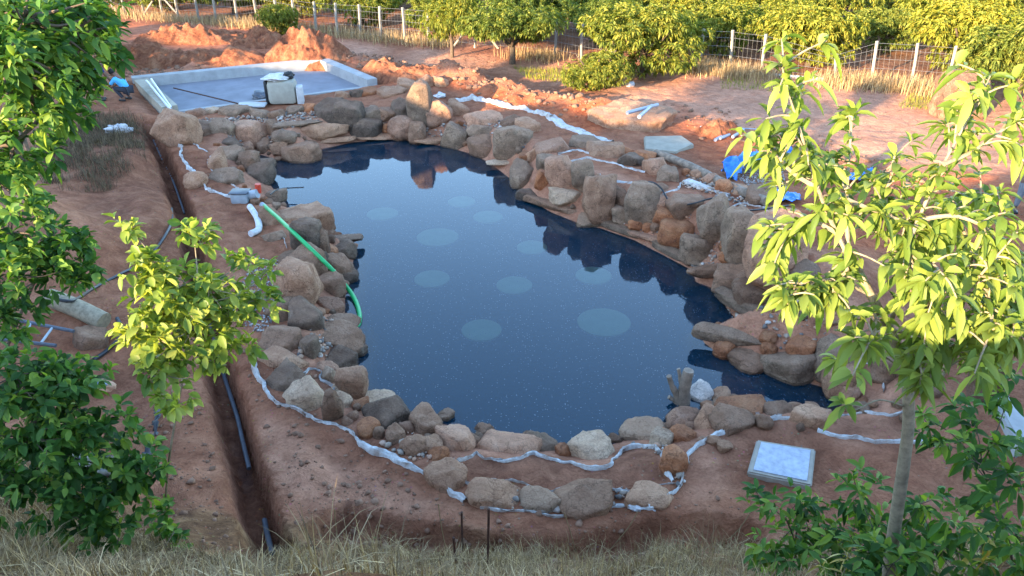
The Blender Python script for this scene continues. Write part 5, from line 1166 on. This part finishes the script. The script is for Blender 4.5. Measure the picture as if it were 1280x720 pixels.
blades("tall_dry_grass", np.concatenate([scatter([(400,705),(480,690),(520,700),(500,740),(380,740)], 500, 21), scatter([(640,690),(900,680),(960,690),(900,740),(640,740)], 700, 22), scatter([(0,590),(70,600),(110,660),(60,720),(-60,720)], 1500, 23)]), .22, .5, .006, .7, "taller dry grass stalks on the near embankment", M_STRAW, 6, .6, .2)
blades("dry_brush", np.concatenate([scatter([(70,170),(150,150),(180,170),(185,205),(140,240),(60,240),(30,200)], 5200, 24, .42), scatter([(100,140),(180,150),(185,180),(90,190)], 3000, 25)]), .10, .38, .010, .8, "dry brown brush on the left slope above the trench", M_SCRUB, 7, .5, .3)
fg = []
for (u0, v0), (u1, v1), n in (((255,30),(560,58),3600), ((640,72),(700,75),500), ((850,88),(960,98),2600), ((1030,104),(1200,118),2800), ((110,16),(250,30),1500)):
    a, b = hit(u0, v0)[:2], hit(u1, v1)[:2]; g = np.random.default_rng(u0); t = g.random(n)[:, None]; q = a + (b - a) * t + g.normal(size=(n, 2)) * .45; fg.append(np.stack([q[:, 0], q[:, 1], hz(q[:, 0], q[:, 1])], 1))
blades("fence_grass", np.concatenate(fg), .2, .68, .020, .45, "tall dry golden grass growing along the fence", M_STRAW, 8, .72, .18)
gg = np.concatenate([scatter([(640,84),(760,88),(730,104),(660,100)], 1500, 31), scatter([(900,100),(1000,108),(1010,118),(900,112)], 500, 32), scatter([(1140,120),(1190,125),(1180,140),(1120,135)], 500, 33)])
blades("field_grass", gg, .08, .25, .015, .6, "thin green grass patches on the bare field", M_LEAF_MANGO, 9, .5, .2)

# ------------------------------------------------------------------ the young tree at the right, and the shrubs
def plant(name, label, cat, base, stems, ros, mat, L, ratio, seed, group=None, stem_mat=M_BARK, bark=True, fold=.25):
    """stems: list of (points, r0, r1); ros: (point, axis, leaves, tone, spread, droop, length)"""
    t = thing(name, label, cat, base, group); mb = MB()
    for pts, r0, r1 in stems:
        s = smooth_line(pts, 5); mb.tube(s, np.linspace(r0, r1, len(s)), 10 if r0 > .03 else 6)
    mb.build("trunk" if cat == "tree" else "stem", stem_mat, t); f = Foliage(seed)
    for p, ax, k, tone, sp, dr, ln in ros: f.rosette(np.asarray(p), ax, k, L, ratio, sp, dr, tone, ln)
    link("crown" if cat == "tree" else "foliage", f.mesh("leaves", mat, base, True, fold), t); return t, f.count()
Y0 = 4.25; gR = np.random.default_rng(42)
def R3(u, v, dy=0.0): return VP(u, v, Y0 + dy)
TR = [(1108,726),(1118,660),(1129,585),(1136,520),(1131,465),(1112,412),(1088,368),(1072,335)]
BR = [([(1072,335),(1045,290),(1022,235),(1002,170),(986,115),(976,78)], .05), ([(1112,412),(1128,345),(1148,275),(1180,205),(1212,145),(1238,95)], .10), ([(1060,312),(1058,250),(1062,190),(1066,140)], .35),
      ([(1131,465),(1175,405),(1225,345),(1272,290)], -.35), ([(1088,368),(1050,352),(1010,352),(985,372)], -.30), ([(1128,345),(1112,290),(1108,235),(1118,195)], .45), ([(1148,275),(1195,270),(1240,290),(1265,320)], -.25),
      ([(1136,510),(1100,500),(1070,512),(1056,505)], -.15), ([(1131,465),(1095,440),(1062,446),(1042,450)], .15), ([(1150,500),(1185,460),(1205,415),(1250,370),(1290,340)], .25), ([(1100,390),(1135,370),(1160,330),(1180,345)], -.5),
      ([(1180,205),(1215,190),(1250,165),(1275,150)], .2), ([(1022,235),(990,215),(968,190),(960,165)], .1), ([(1045,290),(1010,275),(985,290),(975,300)], .15), ([(1205,415),(1235,420),(1262,400),(1290,420)], -.3), ([(1128,345),(1165,300),(1205,255),(1252,240)], .6),
      ([(1175,405),(1165,440),(1150,470)], -.4), ([(1225,345),(1240,395),(1225,450)], -.5), ([(1088,368),(1095,410),(1085,430)], -.55), ([(1148,275),(1135,315),(1160,370),(1155,400)], -.3), ([(1195,270),(1215,320),(1200,370)], .1), ([(1060,250),(1090,262),(1125,275),(1160,290)], .05), ([(1225,345),(1250,360),(1285,380)], .1), ([(1175,405),(1210,435),(1235,470)], .2), ([(1045,290),(1060,330),(1040,370)], -.2), ([(1112,412),(1150,420),(1190,440),(1215,410)], -.2)]
base = R3(*TR[0]); stems = [([R3(*TR[0]) - [0, 0, .6]] + [R3(u, v) for u, v in TR], .058, .024)]; ros = []
for pts, dy in BR:
    P3 = [R3(u, v, dy * i / (len(pts) - 1)) for i, (u, v) in enumerate(pts)]; thin = len(pts) == 4 and pts[-1] in [(1056,505), (1042,450)]
    stems.append((P3, .016 if not thin else .007, .004)); S = smooth_line(P3, 5); m = len(S)
    ax = unit(np.asarray(S[-1]) - np.asarray(S[-4]))
    ros.append((S[-1], ax + [0, -.1, 0], 9, .72, 1.05, .40, .03))
    if thin: continue
    for i in range(int(m * .28), m - 1, 1):
        a2 = unit(unit(np.asarray(S[min(i + 1, m - 1)]) - np.asarray(S[i - 1])) + gR.normal(size=3) * .5)
        if gR.random() < .8: ros.append((S[i], a2, 3, .58, 1.1, .5, .08))
        for _k in range(int(gR.random() < .78) + int(gR.random() < .18)):
            tip = np.asarray(S[i]) + (unit(gR.normal(size=3) * [1, .8, .7]) + a2 * .6) * gR.uniform(.08, .22); stems.append(([S[i], (np.asarray(S[i]) + tip) / 2 + [0, 0, .015], tip], .007, .004))
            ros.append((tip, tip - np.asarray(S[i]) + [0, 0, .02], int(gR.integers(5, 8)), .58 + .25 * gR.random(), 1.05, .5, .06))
t, nl = plant("young_tree", "young tree with pale trunk and sunlit yellow green drooping leaves at the right", "tree", base, stems, ros, M_LEAF_YOUNG, .155, .35, 5)
print("young tree leaves", nl)

def bush_cloud(name, label, blobs, mat, L, ratio, seed, roots, cat="shrub", group=None, k=6, tone=.45, droop=.3, stem_mat=M_BARK_D, sr=.02, spread=1.0):
    """blobs: (u, v, y distance, radius in px, rosettes)"""
    g = np.random.default_rng(seed); ros = []; stems = []; cs = []
    for u, v, y, rp, n in blobs:
        c = VP(u, v, y); rad = rp / FPX * np.linalg.norm(c - [0, 0, CAMZ]); cs.append(c)
        for _ in range(n):
            d = unit(g.normal(size=3)); p = c + d * rad * (g.random() ** .55 * 1.25) * [1, .9, .9]; ros.append((p, d + [0, 0, .35] + g.normal(size=3) * .4, int(g.integers(k - 2, k + 2)), np.clip(tone + .22 * g.normal(), 0, 1), spread, droop, .06))
            if g.random() < .22: stems.append(([c, (c + p) / 2 + g.normal(size=3) * rad * .08, p], sr * .35, .003))
    base = np.asarray(roots, float)
    for c in cs:
        pass
    ctr_ = np.mean(cs, axis=0); main = smooth_line([base - [0, 0, .05], base * .55 + ctr_ * .45 + g.normal(size=3) * .05, ctr_], 8); stems.append((main[::4] + [main[-1]], sr, sr * .5))
    for c in cs:
        q = main[int(np.argmin([np.linalg.norm(m_ - c) + .5 * max(0, m_[2] - c[2] + .1) for m_ in main]))]; stems.append(([q, (q + c) / 2 + g.normal(size=3) * .04, c], sr * .45, sr * .2))
    return plant(name, label, cat, base, stems, ros, mat, L, ratio, seed + 1, group, stem_mat)
# left border
p = hit(-60, 430); 
bush_cloud("leafy_tree", "dense leafy tree filling the upper left corner", [(30,20,6.4,66,85),(85,55,6.8,48,60),(35,110,6.2,56,80),(78,140,6.6,26,20),(16,180,6.0,38,42),(95,10,7.2,45,50),(118,40,7.4,24,14),(10,70,6.0,50,60),(40,205,6.3,18,9),(2,228,5.8,28,22),(100,108,6.8,14,6),(128,18,7.4,18,6)], M_LEAF_DEEP, .135, .46, 31, (p[0] - 1.2, p[1], p[2] - .1), "tree", None, 7, .5, .25, M_BARK_D, .06)
bush_cloud("leafy_shrub", "dark leafy shrub at the left border below the upper left tree", [(14,290,5.4,42,42),(66,302,5.6,28,24),(20,345,5.2,38,36),(78,335,5.5,24,16),(8,395,5.1,28,26),(106,300,5.7,14,7),(50,264,5.7,18,10),(100,345,5.5,20,14)], M_LEAF_DEEP, .115, .5, 37, hit(-30, 560), "shrub", "shrubs on the left", 7, .5, .22)
bush_cloud("leafy_shrub", "dark green shrub spreading over the lower left corner beside the pit", [(20,470,5.2,45,55),(70,500,5.2,50,80),(35,545,5.0,55,90),(110,540,5.3,42,60),(90,590,5.1,48,70),(150,610,5.2,36,45),(25,610,4.9,40,50),(130,650,5.0,35,40),(180,580,5.3,28,30),(60,455,5.4,26,22),(95,470,5.4,20,14),(75,645,4.9,30,24)], M_LEAF_DEEP, .12, .52, 41, hit(60, 650), "shrub", "shrubs on the left", 6, .38, .25)
bush_cloud("leafy_shrub", "small broad leaved weed at the foot of the trench bank", [(215,668,5.6,18,12),(232,690,5.5,18,12),(205,640,5.6,14,8)], M_LEAF_DEEP, .11, .6, 43, hit(215, 690), "shrub", "shrubs on the left", 5, .5, .2, M_BARK, .008)
sp_ = hit(203, 665)
bush_cloud("sapling", "sapling with sunlit yellow green leaves in front of the trench", [(158,280,4.5,15,5),(242,290,4.7,26,12),(190,340,4.5,26,20),(215,370,4.5,42,42),(255,350,4.7,36,32),(190,420,4.4,34,36),(240,410,4.6,38,40),(285,390,4.8,30,24),(320,375,4.9,26,14),(200,465,4.4,26,22),(215,500,4.5,18,10),(295,430,4.8,20,9),(335,335,5.0,14,5),(265,450,4.7,18,8),(185,320,4.5,14,6),(310,330,4.9,16,6)], M_LEAF_SUN, .105, .55, 47, sp_, "shrub", None, 6, .50, .22, M_BARK, .014)
# right border
RBZ = [("shrub with drooping dark leaves under the inspection cover", [(955,630,5.3,22,10),(1000,625,5.3,26,10),(1010,660,5.2,34,20),(970,690,5.0,40,25)], 53, (985,715)),
       ("bushy shrub round the foot of the young tree trunk", [(1075,620,5.0,32,18),(1065,665,4.9,40,28),(1150,630,4.9,26,12),(1165,680,4.7,46,36),(1090,705,4.6,44,33),(1035,700,4.8,34,21),(1115,705,3.95,34,18),(1085,690,4.0,18,5),(1140,690,4.0,18,5)], 59, (1100,730)),
       ("glossy leaved shrub at the right border below the white kerb", [(1210,510,4.8,26,10),(1195,560,4.8,26,10),(1235,555,4.5,30,11),(1262,590,4.2,42,17),(1250,650,4.2,48,28),(1215,700,4.3,42,25),(1275,700,4.1,46,25),(1150,520,4.9,22,5),(1265,480,4.7,24,7)], 61, (1270,740))]
for l, b, s, r in RBZ: bush_cloud("leafy_shrub", l, b, M_LEAF_DEEP, .15, .36, s, hit(*r), "shrub", "shrubs on the right", 6, .5, .35, M_BARK_D, .012)
bush_cloud("yellowing_sprig", "sprig of faded yellow leaves among the right shrubs", [(1225,672,4.2,12,4),(1228,700,4.15,12,4)], M_LEAF_YELLOW, .11, .4, 67, hit(1225, 735), "plant", "faded yellow sprigs", 4, .5, .4, M_BARK, .006)
bush_cloud("yellowing_sprig", "sprig of dry yellow leaf stalks at the foot of the young tree", [(1065,700,4.5,16,5),(1085,690,4.5,10,3),(1030,712,4.5,10,3)], M_LEAF_YELLOW, .13, .14, 71, hit(1065, 730), "plant", "faded yellow sprigs", 4, .6, .6, M_BARK, .005)

# dead twigs standing in the near grass
for i, pl in enumerate([[(560,700),(552,660),(548,630)], [(720,690),(712,662),(705,640)], [(425,690),(420,660),(418,636)], [(760,690),(785,660),(797,640)], [(905,680),(925,660),(938,640)]]):
    f = hit(*pl[0]); tag(MB().tube(smooth_line([f] + [VP(u, v, f[1] + .02 * k) for k, (u, v) in enumerate(pl[1:])], 4), .006, 5).build("dry_stalk", M_STRAW, loc=f), "%s single dry stalk from the left standing in the near grass" % ["second", "third", "first", "fourth", "fifth"][i], "stalk", "dry stalks in the near grass")
# unseen trees added on the shade ridge: they break the low sunlight into patches
for i, q in enumerate([-8.4, -9.9, -11.5, -20.6, -26.0, -30.0]):
    s_ = -19.5; x, y = s_ * LX + q * LY, s_ * LY - q * LX; orchard_tree(x, y, .45 + .12 * (i % 3), "unseen low tree added on the ridge to break the sunlight", "unseen trees added to dapple the light", 1.0, i)

# ------------------------------------------------------------------ people
def skin_fig(name, chains, mat, parent, sub=2):
    """chains: list of [(point, radius), ...]; equal points are joined"""
    verts = []; rad = []; edges = []; key = {}
    def vid(p, r):
        k = tuple(round(float(c), 3) for c in p)
        if k not in key: key[k] = len(verts); verts.append(p); rad.append(r)
        return key[k]
    for ch in chains:
        ids = [vid(np.asarray(p, float), r) for p, r in ch]; edges += list(zip(ids[:-1], ids[1:]))
    org = np.array(parent.location) if parent else np.zeros(3)
    me = bpy.data.meshes.new(name); me.from_pydata([tuple(np.asarray(v) - org) for v in verts], edges, []); me.update(); o = link(name, me, parent)
    sk_ = o.modifiers.new("skin", 'SKIN'); sk_.use_smooth_shade = True
    for i, r in enumerate(rad): me.skin_vertices[0].data[i].radius = (r, r) if np.isscalar(r) else r
    me.skin_vertices[0].data[0].use_root = True
    sb = o.modifiers.new("sub", 'SUBSURF'); sb.levels = sub; sb.render_levels = sub
    bpy.context.view_layer.update(); dg = bpy.context.evaluated_depsgraph_get(); m2 = bpy.data.meshes.new_from_object(o.evaluated_get(dg)); o.modifiers.clear(); o.data = m2; m2.materials.clear(); m2.materials.append(mat)
    m2.polygons.foreach_set("use_smooth", [True] * len(m2.polygons)); return o
def person(label, base, face, J, shirt, trousers, hair=M_HAIR):
    """J: joints in the body's own axes: x to its left side, y forward, z up"""
    ca, sa = math.cos(face), math.sin(face); t = thing("person", label, "person", base, "people at work")
    def w(p): return np.array([base[0] + p[0] * ca - p[1] * sa, base[1] + p[0] * sa + p[1] * ca, base[2] + p[2]])
    G = {k: w(v) for k, v in J.items()}; mid = lambda a, b, s=.5: G[a] * (1 - s) + G[b] * s
    def leg(s): return [(G['pel'], .12), (G['hip' + s], .092), (G['knee' + s], .062), (mid('knee' + s, 'ank' + s, .35), .058), (G['ank' + s], .036), (G['toe' + s], .034)]
    def arm(s): return [(G['chest'], .13), (G['sho' + s], .062), (G['elb' + s], .043), (G['wri' + s], .028), (G['han' + s], .034)]
    fing = []
    for s in 'lr':
        dh = unit(G['han' + s] - G['wri' + s]); sd = unit(np.cross(dh, [0, 0, 1.0]) + 1e-6)
        for q in (-.03, -.01, .01, .03): fing.append([(G['han' + s], .034), (G['han' + s] + dh * .05 + sd * q, .011), (G['han' + s] + dh * .09 + sd * q * 1.1 - [0, 0, .01], .008)])
        fing.append([(G['han' + s], .034), (mid('wri' + s, 'han' + s, .7) + sd * .05 + dh * .03, .011)])
    hd = unit(G['head'] - G['neck']); head = [(G['chest'], .13), (G['neck'], .05), (G['head'] - hd * .04, .078), (G['head'] + hd * .05, .085), (G['head'] + hd * .11, .05)]
    fwd = w((0, 1, 0)) - np.asarray(base); nose = [(G['head'] - hd * .0 , .085), (G['head'] + fwd * .105 - hd * .01, .016)]
    body = skin_fig("body", [[(G['pel'], .12), (mid('pel', 'chest'), .115), (G['chest'], .13)], head] + [leg(s) for s in 'lr'] + [arm(s) for s in 'lr'] + fing + [[(G['head'] - hd * .04, .078), (G['head'] + fwd * .10 - hd * .02, .018)]], M_SKIN, t)
    skin_fig("shirt", [[(G['pel'], .135), (mid('pel', 'chest'), .138), (G['chest'], .152), (mid('chest', 'neck', .55), .085)]] + [[(G['chest'], .152), (G['sho' + s], .080), (mid('sho' + s, 'elb' + s, .8), .062)] for s in 'lr'], shirt, t)
    skin_fig("trousers", [[(G['pel'], .138), (G['hip' + s], .108), (G['knee' + s], .078), (mid('knee' + s, 'ank' + s, .9), .056)] for s in 'lr'], trousers, t)
    Vh = ICO[3][0] * [.098, .108, .10]; Vh = Vh[:, :]; Vw = np.array([w(tuple(v)) for v in Vh]) - np.asarray(base) ; hc = G['head'] + hd * .055 - fwd * .02
    link("hair", mesh_np("hair", Vw + hc - np.asarray(base), [ICO[3][1]], hair, True), t)
    for s in 'lr': MB().box(G['toe' + s] * .55 + G['ank' + s] * .45 + [0, 0, -.02], (.10, .24, .08), rz(face), .03).build("shoe", M_BLACKP, t)
    for s in (-1, 1):
        e = w((0, 0, 0)) ; c = G['head'] + fwd * .082 + (w((s * .033, 0, 0)) - np.asarray(base)) + hd * .02; link("eye", mesh_np("eye", ICO[2][0] * .011 + c - np.asarray(base), [ICO[2][1]], M_BLACKP, True), t)
    return t
SQ = dict(pel=(0,-.12,.40), chest=(0,.16,.72), neck=(0,.27,.86), head=(0,.36,.94), hipl=(.10,-.10,.38), hipr=(-.10,-.10,.38), kneel=(.17,.28,.48), kneer=(-.17,.30,.46), ankl=(.14,-.02,.08), ankr=(-.14,0,.08), toel=(.15,.15,.04), toer=(-.15,.17,.04),
          shol=(.19,.19,.74), shor=(-.19,.19,.74), elbl=(.22,.40,.52), elbr=(-.22,.42,.52), wril=(.10,.60,.40), wrir=(-.10,.62,.40), hanl=(.08,.68,.36), hanr=(-.08,.70,.36))
ST = dict(pel=(0,0,.92), chest=(0,.02,1.28), neck=(0,.02,1.47), head=(0,.04,1.60), hipl=(.10,0,.90), hipr=(-.10,0,.90), kneel=(.11,.03,.50), kneer=(-.11,.05,.50), ankl=(.11,-.02,.09), ankr=(-.12,.02,.09), toel=(.12,.15,.04), toer=(-.14,.19,.04),
          shol=(.19,.01,1.40), shor=(-.19,.01,1.40), elbl=(.27,.03,1.12), elbr=(-.26,.06,1.12), wril=(.25,.20,.92), wrir=(-.22,.24,.95), hanl=(.24,.27,.87), hanr=(-.20,.31,.91))
BD = dict(ST, pel=(0,-.12,.86), chest=(0,.22,1.12), neck=(0,.36,1.22), head=(0,.46,1.26), shol=(.19,.24,1.18), shor=(-.19,.24,1.18), elbl=(.22,.36,.90), elbr=(-.22,.36,.90), wril=(.16,.48,.66), wrir=(-.16,.48,.66), hanl=(.14,.52,.58), hanr=(-.14,.52,.58), hipl=(.10,-.10,.84), hipr=(-.10,-.10,.84))
b = W(161,131,.52); person("worker in a sky blue shirt crouching at the left end of the tank", (b[0], b[1], max(b[2] , float(hz(b[0], b[1])))), math.radians(75), SQ, M_SHIRT_B, M_TROUSER)
b = hit(125, 126); person("worker in dark navy clothes bending behind the leaves left of the crouching one", tuple(b), math.radians(-60), BD, M_SHIRT_N, M_TROUSER)
b = hit(1274, 266); person("person in a white shirt and grey trousers standing at the right border", tuple(b), math.radians(160), ST, M_SHIRT_W, M_TROUSER_G)
